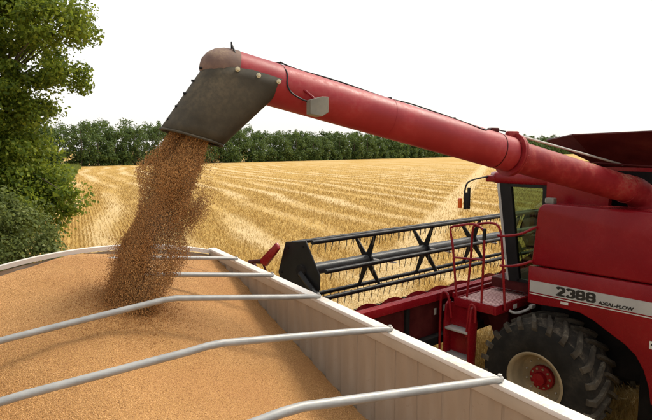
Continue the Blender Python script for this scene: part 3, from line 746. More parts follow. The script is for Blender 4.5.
# --- work lamp on the front corner of the shield
b = NB(); box(b, (-1.45, 0.02, 3.565), (0.10, 0.13, 0.085), bev=0.012); box(b, (-1.45, 0.02, 3.525), (0.05, 0.05, 0.03)); wl = obj('work_lamp', b, 'lamp_grey', comb)
b = NB(); box(b, (-1.45, 0.087, 3.568), (0.08, 0.008, 0.06)); obj('lens', b, 'sticker', wl)

# --- grain tank: front part of the wall, recess of the auger elbow, flared extension
b = NB(); box(b, (-1.12, -0.22, 3.70), (0.12, 0.92, 0.62), bev=0.015); box(b, (0.0, 0.20, 3.70), (2.2, 0.08, 0.62), bev=0.01)
box(b, (1.12, -1.4, 3.70), (0.12, 3.2, 0.62), bev=0.01); box(b, (0, -3.0, 3.70), (2.2, 0.08, 0.62)); box(b, (-1.12, -2.4, 3.7), (0.12, 1.2, 0.62))
tank = obj('grain_tank', b, 'red', comb)
b = NB(); box(b, (-0.6, -1.3, 3.72), (0.5, 1.5, 0.62)); obj('recess_fill', b, 'machine_black', tank)  # black box fills the elbow recess; its shade is put into the colour
# flared sheets, thickness from a solid
def sheet(name, pts, mat, parent, th=0.02):
    b = NB(); P = [Vector(p) for p in pts]; nn = (P[1] - P[0]).cross(P[2] - P[0]).normalized() * th
    A = [b.verts.new(p) for p in P]; B = [b.verts.new(p + nn) for p in P]; n = len(P)
    b.faces.new(A); b.faces.new(B[::-1])
    for i in range(n): b.faces.new((A[i], B[i], B[(i + 1) % n], A[(i + 1) % n]))
    return obj(name, b, mat, parent, smooth=0)
ext = sheet('tank_extension', [(-1.72, -0.38, 4.50), (-1.72, -3.0, 4.56), (-1.02, -3.0, 4.05), (-1.02, -0.50, 4.06)], 'dark_red', comb)
sheet('extension_corner', [(-1.722, -0.376, 4.502), (-1.022, -0.496, 4.058), (-0.90, 0.43, 4.445)], 'dark_red', ext)
sheet('extension_front', [(-0.898, 0.434, 4.443), (-1.016, -0.49, 4.055), (1.016, -0.49, 4.055), (0.898, 0.434, 4.443)], 'dark_red', ext)
sheet('extension_side', [(1.02, -0.50, 4.06), (1.02, -3.0, 4.05), (1.72, -3.0, 4.56), (1.72, -0.38, 4.50)], 'dark_red', ext)
sheet('extension_back', [(-1.02, -3.01, 4.05), (-1.72, -3.01, 4.56), (1.72, -3.01, 4.56), (1.02, -3.01, 4.05)], 'dark_red', ext)
b = NB(); box(b, (-1.03, -1.75, 4.035), (0.05, 2.5, 0.05)); box(b, (0, -.5, 4.035), (2.05, .05, .05)); obj('tank_edge', b, 'red', ext)
b = NB(); tube(b, [(-1.58, -0.45, 4.14), (-1.05, -2.4, 4.02)], 0.012); obj('rod', b, 'dark_red', ext)
# small cap on the extension's front edge
b = NB(); box(b, (-0.80, 0.36, 4.465), (0.09, 0.12, 0.05), bev=.01); obj('beacon', b, 'lamp_grey', ext)

# --- cab
b = NB()
prism(b, [(-0.98, 0.25), (0.98, 0.25), (0.98, 1.28), (0.75, 1.50), (-0.75, 1.50), (-0.98, 1.28)], 'z', 3.745, 3.93, 0.05, 3)
roof = obj('cab_roof', b, 'red', comb, smooth=40)
b = NB(); box(b, (-0.86, 1.36, 3.82), (0.22, 0.17, 0.11), bev=0.015); lb = obj('roof_lamp', b, 'red', roof)
b = NB(); box(b, (0, .75, 2.06), (1.86, 1.1, 0.17), bev=.02); obj('cab_floor', b, 'dark_red', comb)
def pillar(side):
    b = NB(); x = 0.95 * side
    def quad(y0b, y1b, y0t, y1t, xa, xb):
        A = [(xa, y0b, 2.14), (xa, y1b, 2.14), (xa, y1t, 3.75), (xa, y0t, 3.75)]; B = [(xb, p[1], p[2]) for p in A]
        va = [b.verts.new(p) for p in A]; vb = [b.verts.new(p) for p in B]
        b.faces.new(va); b.faces.new(vb[::-1])
        for i in range(4): b.faces.new((va[i], vb[i], vb[(i + 1) % 4], va[(i + 1) % 4]))
    quad(0.76, 0.95, 0.98, 1.18, x, x - 0.07 * side)
    obj('pillar', b, 'black', comb); b = NB()
    quad(0.952, 0.985, 1.182, 1.235, x + 0.004 * side, x - 0.06 * side); obj('pillar_trim', b, 'steel', comb); b = NB()
    quad(0.26, 0.40, 0.26, 0.42, x, x - 0.07 * side); obj('pillar', b, 'black', comb); b = NB()
    # side glass
    A = [(x - 0.03 * side, 0.39, 2.15), (x - 0.03 * side, 0.77, 2.15), (x - 0.03 * side, 0.99, 3.74), (x - 0.03 * side, 0.41, 3.74)]
    b.faces.new([b.verts.new(p) for p in A]); obj('window_glass', b, 'glass', comb, smooth=0)
    b = NB(); box(b, (x - .03 * side, .6, 2.17), (.06, .42, .05)); box(b, (x - .03 * side, .72, 3.725), (.06, .62, .05)); obj('window_frame', b, 'black', comb)
pillar(-1); pillar(1)
b = NB()   # bowed windscreen
top, bot = [], []
for i in range(9):
    t = -1 + i / 4; yb = 0.96 + 0.16 * (1 - t * t); yt = 1.20 + 0.16 * (1 - t * t)
    bot.append(b.verts.new((0.9 * t, yb, 2.15))); top.append(b.verts.new((0.9 * t, yt, 3.745)))
for i in range(8): b.faces.new((bot[i], bot[i + 1], top[i + 1], top[i]))
obj('windscreen', b, 'glass', comb, smooth=60)
b = NB(); tube(b, [(-.1, 1.14, 2.2), (-.45, 1.27, 3.1)], .012, 6); tube(b, [(-.45, 1.27, 3.0), (-.5, 1.33, 3.5)], .014, 6); obj('wiper', b, 'black', comb)
b = NB(); box(b, (0, .27, 2.3), (1.8, .04, .3)); obj('cab_back', b, 'machine_black', comb)
# seat, steering column and wheel
b = NB(); box(b, (0.35, .50, 2.42), (.46, .42, .12), bev=.04); box(b, (0.35, .36, 2.7), (.42, .10, .50), Matrix.Rotation(R(8), 3, 'X'), .04); box(b, (.35, .5, 2.25), (.26, .26, .3)); obj('driver_seat', b, 'seat', comb)
b = NB(); tube(b, [(-.05, 1.02, 2.15), (-.05, .9, 2.85)], .04, 8); sw = obj('steering_column', b, 'black', comb)
b = NB()
Mx = Matrix.Translation((-.05, .88, 2.9)) @ Matrix.Rotation(R(-25), 4, 'X')
ring = [Mx @ Vector((.2 * math.cos(a), .2 * math.sin(a), 0)) for a in np.linspace(0, 2 * math.pi, 25)]
tube(b, ring, .014, 6, caps=False)
for a in (0, 2.1, 4.2): tube(b, [Mx @ Vector((0, 0, 0)), Mx @ Vector((.2 * math.cos(a), .2 * math.sin(a), 0))], .012, 6)
obj('steering_wheel', b, 'black', sw)
b = NB(); box(b, (.78, .75, 2.3), (.16, .4, .3), bev=.03); tube(b, [(.45, .95, 2.7), (.42, 1.0, 3.3)], .015, 6); box(b, (.42, 1.0, 3.38), (.16, .05, .2), bev=.02); obj('control_console', b, 'black', comb)
# mirrors and marker lamp on a bent arm
b = NB(); tube(b, catmull([(-0.80, 1.40, 3.86), (-1.1, 1.42, 3.84), (-1.38, 1.44, 3.80), (-1.50, 1.45, 3.74), (-1.55, 1.45, 3.60), (-1.55, 1.45, 3.34)], 5), .014, 8); arm = obj('mirror_arm', b, 'black', comb)
b = NB(); box(b, (-1.55, 1.43, 3.47), (.05, .06, .28), Matrix.Rotation(R(-55), 3, 'Z'), .01); mh = obj('mirror', b, 'black', arm)
b = NB(); box(b, (-1.36, 1.50, 3.50), (.035, .05, .36), None, .012); obj('mirror_post', b, 'black', arm)
b = NB(); box(b, (-1.66, 1.46, 3.44), (.06, .05, .17), Matrix.Rotation(R(-20), 3, 'Z'), .012); obj('marker_lamp', b, 'orange', arm)

# --- platform with grating, ladder and handrails
PX0, PX1, PY0, PY1, PZ = -1.84, -0.72, 0.62, 1.40, 1.90
b = NB()
for a in ((PX0, PX1, PY0, PY0 + .05), (PX0, PX1, PY1 - .05, PY1)): box(b, ((a[0] + a[1]) / 2, (a[2] + a[3]) / 2, PZ - .05), (a[1] - a[0], a[3] - a[2], .14), bev=.006)
for a in ((PX0, PX0 + .05), (PX1 - .05, PX1)): box(b, ((a[0] + a[1]) / 2, (PY0 + PY1) / 2, PZ - .05), (a[1] - a[0], PY1 - PY0 - .102, .14), bev=.006)
plat = obj('platform', b, 'red', comb)
b = NB(); box(b, (0, 0, 0), (PX1 - PX0 - .1, 0.030, 0.022), bev=.004)
bar0 = obj('grating_bar', b, 'grating', plat, loc=((PX0 + PX1) / 2, PY0 + 0.075, PZ))
for i in range(1, 15): share(bar0, plat, ((PX0 + PX1) / 2, PY0 + 0.075 + i * 0.0445, PZ))
b = NB(); box(b, (0, 0, 0), (0.02, PY1 - PY0 - .1, 0.02))
cb = obj('grating_rib', b, 'grating', plat, loc=(PX0 + .12, (PY0 + PY1) / 2, PZ - .02))
for i in range(1, 7): share(cb, plat, (PX0 + .12 + i * .14, (PY0 + PY1) / 2, PZ - .02))
b = NB(); box(b, ((PX0 + PX1) / 2, (PY0 + PY1) / 2, PZ - .13), (PX1 - PX0 - .1, PY1 - PY0 - .1, .02)); obj('platform_tray', b, 'dark_red', plat)
b = NB(); prism(b, [(PY0 + .03, PZ - .12), (PY0 + .45, PZ - .12), (PY0 + .2, PZ - .75), (PY0 + .03, PZ - .75)], 'x', -1.45, -1.40); prism(b, [(PY0 + .03, PZ - .12), (PY0 + .45, PZ - .12), (PY0 + .2, PZ - .75), (PY0 + .03, PZ - .75)], 'x', -1.05, -1.0); obj('bracket', b, 'dark_red', plat)
sticker(plat, (-1.30, PY0 - .003, PZ - .07), (.10, .006, .07))
b = NB(); tube(b, catmull([(-1.5, .60, 1.80), (-1.45, .52, 1.77), (-1.3, .45, 1.79), (-1.2, .40, 1.84)], 4), .022, 8); box(b, (-1.2, .38, 1.86), (.12, .06, .06), bev=.015); obj('hydraulic_hose', b, 'steel', plat)
# ladder: two curved stringers, three treads
lad = None
b = NB()
LX0, LX1 = -1.90, -1.87
for yy in (1.03, 1.50):
    prism(b, [(-1.93 - .02, .86), (-1.93 + .16, .86), (-1.93 + .20, 1.55), (-1.93 + .12, 1.86), (-1.93 + .02, 1.80), (-1.93 - .02, 1.5)], 'y', yy - .02, yy + .02, .008, 2)
lad = obj('ladder', b, 'red', comb)
for zt in (0.97, 1.41):
    b = NB(); box(b, (-1.84, 1.265, zt), (.24, .43, .035), bev=.006)
    st_ = obj('step', b, 'steel', lad)
b = NB(); box(b, (-1.79, 1.265, 1.20), (.02, .43, .40)); box(b, (-1.79, 1.265, 1.63), (.02, .43, .38)); obj('riser', b, 'red', lad)
# looped grab rail beside the ladder, and the tall hoops
b = NB(); tube(b, catmull([(-1.93, 1.60, 0.92), (-1.93, 1.60, 1.55), (-1.93, 1.585, 1.90), (-1.93, 1.52, 1.99), (-1.93, 1.44, 1.92), (-1.93, 1.38, 1.6)], 6), .02, 10); obj('grab_rail', b, 'red', lad)
b = NB(); tube(b, catmull([(-1.93, 1.08, 1.35), (-1.92, 1.06, 1.75), (-1.91, 1.02, 1.88), (-1.9, .95, 1.83), (-1.9, .95, 1.6)], 6), .018, 10); obj('grab_rail', b, 'red', lad)
b = NB()
tube(b, catmull([(-1.80, 1.36, 1.84), (-1.80, 1.40, 2.1), (-1.80, 1.47, 2.7), (-1.80, 1.53, 3.0), (-1.80, 1.50, 3.055), (-1.80, 1.40, 3.085), (-1.80, 1.1, 3.14), (-1.80, 0.92, 3.07), (-1.8, .89, 2.9), (-1.8, .90, 2.2), (-1.80, .91, 1.84)], 6), .019, 10)
rl = obj('handrail', b, 'red', comb, smooth=60)
b = NB(); tube(b, [(-1.80, 1.455, 2.56), (-1.8, .9, 2.60)], .017, 8); obj('mid_rail', b, 'red', rl)
b = NB(); tube(b, catmull([(-1.66, 1.28, 1.84), (-1.66, 1.22, 2.6), (-1.66, 1.2, 3.02), (-1.66, 1.12, 3.12), (-1.66, .85, 3.17), (-1.66, .72, 3.10), (-1.66, .66, 2.8), (-1.66, .58, 1.84)], 6), .019, 10); obj('handrail', b, 'red', comb, smooth=60)
b = NB(); tube(b, [(-1.8, .893, 2.92), (-1.8, .888, 3.09)], .03, 10); obj('rail_grip', b, 'black', rl)
b = NB(); tube(b, catmull([(-1.66, .74, 2.99), (-1.68, .6, 3.0), (-1.67, .35, 3.06), (-1.64, .17, 3.16), (-1.55, .15, 3.17)], 6), .02, 10); obj('handrail', b, 'red', comb, smooth=60)
b = NB(); tube(b, catmull([(-1.67, .68, 2.53), (-1.68, .5, 2.55), (-1.67, .3, 2.61), (-1.64, .20, 2.66), (-1.55, .19, 2.66)], 6), .02, 10); obj('handrail', b, 'red', comb, smooth=60)
# red deck rail in front of the cab
b = NB(); box(b, (-.95, 1.44, 1.93), (1.7, .05, .09), bev=.01); obj('deck_sill', b, 'red', plat)

# --- drive wheels: rim (wheel) > tyre, hub, nuts
def drive_wheel():
    b = NB()   # rim: lip, well, dish   (local x: outside is negative)
    lathe(b, [(-.345, .425), (-.365, .44), (-.372, .425), (-.36, .395), (-.30, .375), (-.12, .365), (-.08, .34), (-.07, .20), (-.10, .16), (-.10, .0001)], 48, 'x')
    lathe(b, [(.345, .425), (.30, .40), (.05, .37), (-.12, .372)], 48, 'x')
    wh = obj('drive_wheel', b, 'rim', None, smooth=50)
    b = NB()
    RT = .885
    prof = [(-.345, .425), (-.372, .50), (-.383, .60), (-.378, .72), (-.36, .80), (-.33, .845), (-.26, .868), (-.13, .880), (0, .885), (.13, .880), (.26, .868), (.33, .845), (.36, .80), (.378, .72), (.383, .60), (.372, .50), (.345, .425)]
    lathe(b, prof, 72, 'x')
    nbase = len(b.faces); NL = 23
    for i in range(NL):
        for sd in (-1, 1):
            a0 = 2 * math.pi * (i + (0.5 if sd > 0 else 0)) / NL
            # lug bar: from just past the centre line, sweeping back to the shoulder and down the sidewall
            path = [(-.02, .0, .875, .06), (.13, .075, .872, .06), (.25, .15, .862, .062), (.345, .205, .835, .066), (.378, .215, .785, .03)]
            prev = None
            for (px, da, rr, hh) in path:
                wd = .033 + .014 * (px / .37)
                ang = a0 + da * 1.15; cur = []
                for dw, up_ in ((-wd, -.02), (wd, -.02), (wd * .72, hh), (-wd * .72, hh)):
                    r2 = rr + up_; aa = ang + dw / rr
                    xx = sd * px + (sd * up_ * .35 if px > .3 else 0)
                    cur.append(b.verts.new((xx, math.cos(aa) * r2, math.sin(aa) * r2)))
                if prev:
                    for j in range(4): b.faces.new((prev[j], prev[(j + 1) % 4], cur[(j + 1) % 4], cur[j]))
                else: b.faces.new(cur)
                prev = cur
            b.faces.new(prev[::-1])
    b.faces.ensure_lookup_table(); b.faces.index_update()
    for f in b.faces:
        cc = f.calc_center_median()
        if f.index >= nbase and True: f.material_index = 1
    for f in b.faces:
        cc = f.calc_center_median()
        if f.index < nbase and math.hypot(cc.y, cc.z) > .83: f.material_index = 2
    ty = obj('tyre', b, 'tyre_side', wh, smooth=32); ty.data.materials.append(M['tyre']); ty.data.materials.append(M['tyre_tread'])
    b = NB(); lathe(b, [(-.10, .19), (-.15, .18), (-.17, .10), (-.24, .09), (-.25, .0001)], 32, 'x'); obj('hub', b, 'red', wh, smooth=30)
    b = NB(); lathe(b, [(0, .0001), (-.0, .017), (-.03, .017), (-.032, .0001)], 6, 'x', (-.145, .0, .145)); n0 = obj('wheel_nut', b, 'rim', wh, smooth=0)
    for i in range(1, 10): share(n0, wh, (0, 0, 0), (2 * math.pi * i / 10, 0, 0))
    for i in range(12):
        a = 2 * math.pi * i / 12; 
        if i == 0:
            b = NB(); lathe(b, [(0, .0001), (-.0, .013), (-.02, .013), (-.022, .0001)], 6, 'x', (-.075, 0, .275)); n1 = obj('wheel_nut', b, 'steel', wh, smooth=0)
        else: share(n1, wh, (0, 0, 0), (a, 0, 0))
    return wh
def copy_tree(o, parent):
    c = o.copy(); COL.objects.link(c); c.parent = parent
    for ch in list(o.children): copy_tree(ch, c)
    return c
wh = drive_wheel(); wh.parent = comb; wh.location = (-1.468, -0.03, 0.935); wh.rotation_euler = (R(12), 0, 0)
w2 = copy_tree(wh, comb); w2.location = (1.468, -0.03, 0.935); w2.rotation_euler = (R(4), 0, R(180))
for sx in (-1, 1):
    w3 = copy_tree(wh, comb); w3.name = 'steer_wheel'; w3.location = (1.1 * sx, -3.7, .59); w3.scale = (.55, .63, .63); w3.rotation_euler = (0, 0, 0 if sx < 0 else R(180))

# --- feeder house and header
b = NB(); v8 = []
A = [(-.55, .75, 1.15), (.55, .75, 1.15), (.55, .75, 1.80), (-.55, .75, 1.80)]; B = [(-.6, 1.72, 1.15), (.6, 1.72, 1.15), (.6, 1.72, 1.75), (-.6, 1.72, 1.75)]
va = [b.verts.new(p) for p in A]; vb = [b.verts.new(p) for p in B]; b.faces.new(va); b.faces.new(vb[::-1])
for i in range(4): b.faces.new((va[i], vb[i], vb[(i + 1) % 4], va[(i + 1) % 4]))
obj('feeder_house', b, 'dark_red', comb)
HL = 3.85
b = NB(); box(b, (0, 1.76, 1.865), (2 * HL, .15, .13), bev=.012)
hdr = obj('header_beam', b, 'red', comb)
b = NB(); box(b, (0, 1.78, 1.50), (2 * HL - .02, .03, .599)); prism(b, [(1.80, 1.20), (2.3, 1.10), (3.05, 1.40), (3.05, 1.37), (2.3, 1.06), (1.80, 1.16)], 'x', -HL + .02, HL - .02); obj('header_sheet', b, 'dark_red', hdr)  # sheet coloured dark for the shade beneath the beam
b = NB(); box(b, (0, 1.70, 1.15), (2 * HL - .1, .14, .14), bev=.01)
for xx in (-2.6, -1.3, 1.3, 2.6): box(b, (xx, 1.74, 1.5), (.08, .05, .58))
obj('header_frame', b, 'machine_black', hdr)
sticker(hdr, (-1.86, 1.757, 1.60), (.05, .008, .11)); sticker(hdr, (-1.62, 1.757, 1.62), (.05, .008, .11))
for sx in (-1, 1):
    b = NB(); prism(b, [(1.7, 1.12), (2.4, 1.02), (3.15, 1.32), (3.6, 1.36), (3.2, 1.70), (2.4, 1.90), (1.7, 1.92)], 'x', sx * HL - .015, sx * HL + .015, .005, 1); obj('header_end', b, 'dark_red', hdr)
# feed auger: drum and helical flight, broken into turns that can be told apart
b = NB(); tube(b, [(-HL + .05, 2.17, 1.50), (HL - .05, 2.17, 1.50)], .17, 20); fa = obj('feed_auger', b, 'red', comb, smooth=60)
pitch_ = .62
for i in range(-6, 6):
    b = NB(); n = 24; prev = None; sg = 1 if i < 0 else -1
    for j in range(n + 1):
        a = 2 * math.pi * j / n; xx = i * pitch_ + (pitch_ * j / n)
        ca, sa = math.cos(a * sg), math.sin(a * sg)
        cur = [b.verts.new((xx + dx, 2.17 + ca * rr, 1.50 + sa * rr)) for rr, dx in ((.168, -.004), (.345, -.004), (.345, .004), (.168, .004))]
        if prev:
            for q in range(4): b.faces.new((prev[q], prev[(q + 1) % 4], cur[(q + 1) % 4], cur[q]))
        prev = cur
    obj('flight', b, 'red', fa, smooth=50)
# cutter bar with guards
b = NB(); box(b, (0, 3.05, 1.415), (2 * HL - .06, .09, .02)); cut = obj('cutter_bar', b, 'steel', comb)
b = NB(); v0 = [b.verts.new(p) for p in ((-.022, 0, 0), (.022, 0, 0), (.022, 0, .028), (-.022, 0, .028))]; tipv = b.verts.new((0, .15, .015)); b.faces.new(v0)
for i in range(4): b.faces.new((v0[i], v0[(i + 1) % 4], tipv))
g0 = obj('guard', b, 'machine_black', cut, smooth=0, loc=(-HL + .08, 3.06, 1.412))
for i in range(1, 101): share(g0, cut, (-HL + .08 + i * .0762, 3.06, 1.412))
# reel: tube, spiders, six bats with spring tines, end shields
RY, RZ, RR = 2.88, 2.38, .52
b = NB(); tube(b, [(-3.78, RY, RZ), (3.78, RY, RZ)], .092, 24); reel = obj('reel', b, 'tube_grey', comb, smooth=60)
angs = [R(a - 8) for a in (0, 60, 120, 180, 240, 300)]
bat0 = None; tine0 = None
for a in angs:
    cy, cz = RY + RR * math.cos(a), RZ + RR * math.sin(a)
    if bat0 is None:
        b = NB(); tube(b, [(-3.77, 0, 0), (3.77, 0, 0)], .037, 10); bat0 = obj('bat', b, 'black', reel, smooth=60, loc=(0, cy, cz))
        b = NB(); tube(b, [(0, 0, -.02), (0, -.012, -.06), (0, .012, -.185)], [.008, .0075, .005], 5); box(b, (0, 0, -.015), (.035, .03, .04)); tine0 = obj('tine', b, 'tine', reel, smooth=60)
        first = True
    else: share(bat0, reel, (0, cy, cz))
    for i in range(48):
        xx = -3.66 + i * .1557 + random.uniform(-.008, .008)
        rot = (R(random.uniform(-7, 5)), R(random.uniform(-4, 4)), 0)
        if first: tine0.location = (xx, cy, cz); first = False
        else: share(tine0, reel, (xx, cy, cz), rot)
sp0 = None
for xx in (-2.36, -.79, .78, 2.35):
    b = NB()
    lathe(b, [(-.02, .09), (-.02, .14), (.02, .14), (.02, .09)], 24, 'x', close=True)
    for a in angs:
        if abs(math.sin(a)) < .3: continue
        d = Vector((0, math.cos(a), math.sin(a))); s_ = Vector((0, -math.sin(a), math.cos(a)))
        p = [d * .09 + s_ * .058, d * RR + s_ * .026, d * RR - s_ * .026, d * .09 - s_ * .058]
        A = [b.verts.new(q + Vector((-.010, 0, 0))) for q in p]; B = [b.verts.new(q + Vector((.010, 0, 0))) for q in p]
        b.faces.new(A); b.faces.new(B[::-1])
        for i in range(4): b.faces.new((A[i], B[i], B[(i + 1) % 4], A[(i + 1) % 4]))
    if sp0 is None: sp0 = obj('spider', b, 'black', reel, smooth=0, loc=(xx, RY, RZ))
    else: b.free(); share(sp0, reel, (xx, RY, RZ))
    b2 = NB(); tube(b2, [(xx + .03, RY - .08, RZ + .02), (xx + .30, RY - .42, RZ - .03)], .016, 8); obj('control_rod', b2, 'steel', reel)
for sx in (-1, 1):
    b = NB(); prism(b, [(3.33, 2.80), (2.80, 2.88), (2.46, 2.375), (2.47, 2.16), (2.66, 1.84), (3.30, 1.82), (3.54, 2.26)], 'x', sx * 3.80 - .014, sx * 3.80 + .014, .008, 1)
    es = obj('end_shield', b, 'black', reel)
    b = NB(); lathe(b, [(0, .0001), (0, .11), (-.04 * sx * -1, .10), (-.05 * sx * -1, .0001)], 24, 'x', (sx * 3.816, RY + .02, RZ + .0)); obj('bearing_cap', b, 'machine_black', reel)
    b = NB(); tube(b, catmull([(sx * 3.86, 1.78, 1.93), (sx * 3.87, 2.3, 2.02), (sx * 3.87, 2.6, 2.18), (sx * 3.86, 2.88, 2.36)], 5), .045, 8); obj('reel_arm', b, 'black', reel)
    b = NB(); tube(b, catmull([(sx * 3.84, 2.62, 2.18), (sx * 3.9, 2.5, 2.16), (sx * 3.92, 2.3, 2.06), (sx * 3.88, 2.2, 1.98)], 5), .017, 8); obj('hydraulic_hose', b, 'tube_grey', reel)
    for k_, (dy, dz) in enumerate(((.36, .34), (-.02, .4), (.55, -.1), (.36, -.42), (-.22, -.30))):
        b = NB(); lathe(b, [(0, .0001), (0, .018), (.01 * sx, .018), (.012 * sx, .0001)], 8, 'x', (sx * 3.815, RY + dy, RZ + dz)); obj('bolt', b, 'machine_black', reel)
# crop divider, red plate on a folding arm at the left front corner
b = NB(); dm = Matrix.Rotation(R(0), 3, 'X')
prism(b, [(3.88, 2.40), (3.80, 2.47), (3.36, 2.80), (3.29, 2.71), (3.66, 2.36)], 'x', -3.99, -3.93, .012, 2)
dv = obj('crop_divider', b, 'red', comb)
b = NB(); tube(b, [(-3.96, 3.80, 2.42), (-3.94, 4.22, 2.35)], [.045, .03], 8); tube(b, [(-3.96, 3.78, 2.40), (-3.94, 3.70, 2.26), (-3.92, 3.66, 1.45)], .018, 8); obj('divider_arm', b, 'dark_red', dv)
b = NB(); prism(b, [(3.5, 1.05), (4.6, 1.25), (4.3, 2.35), (4.15, 2.38), (3.6, 1.6)], 'x', -3.93, -3.87, .01, 2); obj('divider_shoe', b, 'dark_red', dv)
b = NB(); box(b, (-3.72, 2.10, 1.86), (.05, .16, .14), bev=.01); obj('yellow_bracket', b, 'yellow', hdr)

# --- unloading auger: outer tube, flange, inner tube, elbow, rubber spout
TIP, PIV = Vector((-6.517, .52, 5.006)), Vector((-1.323, -1.003, 3.77))
ax = (PIV - TIP); AL = ax.length; axn = ax.normalized()
hdir = -Vector((ax.x, ax.y, 0)).normalized(); lat = Vector((hdir.y, -hdir.x, 0))
# lat must point to the trailer tail / camera side
if lat.y > 0: lat = -lat
slope = (TIP.z - PIV.z) / math.hypot(ax.x, ax.y)
def AP(s, l=0, h=0): return TIP + hdir * s + lat * l + Vector((0, 0, slope * s + h))      # s: metres outward, h above the axis
RA = .203
b = NB(); F0 = TIP + ax * .615
nseg = 14; tube(b, [TIP + axn * (-.03) + (F0 - TIP) * (i / nseg) for i in range(nseg + 1)], RA, 40)
aug = obj('unloading_auger', b, 'red_auger', comb, smooth=50)
b = NB(); pr = [(.0, RA + .004), (.06, RA + .002), (.14, RA * .95), (.215, RA * .8), (.27, RA * .58), (.305, RA * .28), (.315, .001)]
Q = (-axn).to_track_quat('X', 'Z').to_matrix()
rings = lathe(b, pr, 32, 'x')
for v in b.verts: v.co = Q @ v.co + TIP + axn * .035
obj('end_cap', b, 'cap', aug, smooth=60)
b = NB(); tube(b, [F0 - axn * .02, F0 + (PIV - F0) * .35, F0 + (PIV - F0) * .7, PIV], [RA - .016, RA - .018, RA - .02, RA - .022], 40)
obj('inner_tube', b, 'red_dusty', aug, smooth=50)
b = NB(); tube(b, catmull([PIV - axn * .10, PIV + axn * .10, PIV + Vector((.26, -.08, -.16)), PIV + Vector((.30, -.09, -.5)), PIV + Vector((.30, -.09, -1.0))], 6), RA - .012, 32); obj('elbow', b, 'red_dusty', aug, smooth=50)
def ringm(c, r0, r1, th, mat, name):
    b = NB(); lathe(b, [(-th, r0), (-th, r1), (th, r1), (th, r0)], 44, 'x', close=True)
    q = axn.to_track_quat('X', 'Z').to_matrix()
    for v in b.verts: v.co = q @ v.co + c
    return obj(name, b, mat, aug, smooth=30)
fl = ringm(F0, RA - .03, RA + .052, .012, 'red_dusty', 'flange'); ringm(F0 + axn * .03, RA - .03, RA + .05, .012, 'red_dusty', 'flange')
q3 = axn.to_track_quat('X', 'Z').to_matrix(); nut = None
for i in range(18):
    a = 2 * math.pi * i / 18; c_ = F0 + axn * .03 + q3 @ Vector((.018, math.cos(a) * (RA + .03), math.sin(a) * (RA + .03)))
    if nut is None:
        b = NB(); lathe(b, [(-.05, .0001), (-.05, .012), (.01, .012), (.012, .0001)], 6, 'x')
        for v in b.verts: v.co = q3 @ v.co
        nut = obj('flange_bolt', b, 'red_dusty', aug, smooth=0, loc=c_)
    else: share(nut, aug, c_)
ringm(F0 - axn * .235, RA - .01, RA + .004, .005, 'dark_red', 'weld_seam'); ringm(F0 - axn * 1.72, RA - .01, RA + .0025, .004, 'red_auger', 'weld_seam')
b = NB(); hp = F0 + axn * .02 + Vector((0, 0, RA + .03)); box(b, hp, (.16, .07, .09), Matrix.Rotation(math.atan2(ax.y, ax.x), 3, 'Z'), .02); obj('hinge', b, 'red_dusty', aug)
b = NB(); box(b, F0 - axn * .27 + Vector((0, 0, RA + .018)), (.12, .08, .055), Matrix.Rotation(math.atan2(ax.y, ax.x), 3, 'Z'), .015); obj('bracket', b, 'dark_red', aug)
# wiring along the top of the tube, draped between clips
def seg_s(t): return -(ax * t).xy.length
pts = []
for t, l, h in ((.085, .06, .215), (.12, .02, .208), (.2, .0, .222), (.305, -.01, .209), (.315, -.01, .212), (.36, .0, .225), (.42, .03, .212), (.47, .085, .19), (.52, .13, .165), (.535, .10, .185), (.56, .02, .225), (.60, .0, .25)):
    pts.append(AP(seg_s(t), l, h))
b = NB(); tube(b, catmull(pts, 5), .0075, 8); obj('wiring', b, 'black', aug)
for t in (.085, .312, .455):
    b = NB(); box(b, AP(seg_s(t), .0 if t < .4 else .06, .213 if t < .4 else .2), (.035, .035, .022), None, .005); obj('clip', b, 'black', aug)
b = NB(); tube(b, catmull([AP(seg_s(.085), .06, .20), AP(seg_s(.09), .17, .115), AP(seg_s(.088), .208, .0), AP(seg_s(.095), .225, -.07), AP(seg_s(.115), .26, -.11), AP(seg_s(.128), .28, -.10)], 5), .008, 8); obj('wiring', b, 'black', aug)
b = NB(); tube(b, [F0 + axn * .05 + Vector((0, 0, RA + .045)), Vector((-1.20, -.85, 4.10))], .014, 8); obj('stay_rod', b, 'steel', aug)
b = NB(); tube(b, [AP(.0, .07, .17), AP(.0, .07, .255)], .008, 6); tube(b, [AP(.0, .07, .235), AP(-.015, .13, .16)], .009, 6); obj('latch_pin', b, 'black', aug)
# rubber spout: a boot lofted from the tube's underside to the tilted mouth
b = NB(); n = 48; Rg = []
for kx in range(9):
    t = kx / 8
    cs_ = -.15 * (1 - t) + .36 * t + .0 * math.sin(math.pi * t); hz = .0 * (1 - t) + -.595 * t + .0 * math.sin(math.pi * t)
    la = .39 * (1 - t) + .272 * t; lb_ = (RA + .016) * (1 - t) + .245 * t + .012 * math.sin(math.pi * t)
    tl = .2285 * (1 - t) + .28 * t; pw = .8 * (1 - t) + .95 * t
    ring = []
    for j in range(n):
        a = 2 * math.pi * j / n; ca, sa = math.cos(a), math.sin(a)
        pq = pw if ca > 0 else pw - .3 * (1 - t)
        ex = math.copysign(abs(ca) ** pq, ca) * la; ey = math.copysign(abs(sa) ** pq, sa) * lb_
        wv = .006 * math.sin(5 * a + 3 * t) * t
        p = TIP + hdir * (cs_ + ex) + lat * (ey + wv) + Vector((0, 0, hz + (tl if ex < 0 else tl * t + .09 * (1 - t)) * ex))
        ring.append(b.verts.new(p))
    Rg.append(ring)
for A, B in zip(Rg[:-1], Rg[1:]):
    for j in range(n): b.faces.new((A[j], A[(j + 1) % n], B[(j + 1) % n], B[j]))
spt = obj('spout', b, 'rubber_boot', aug, smooth=60)
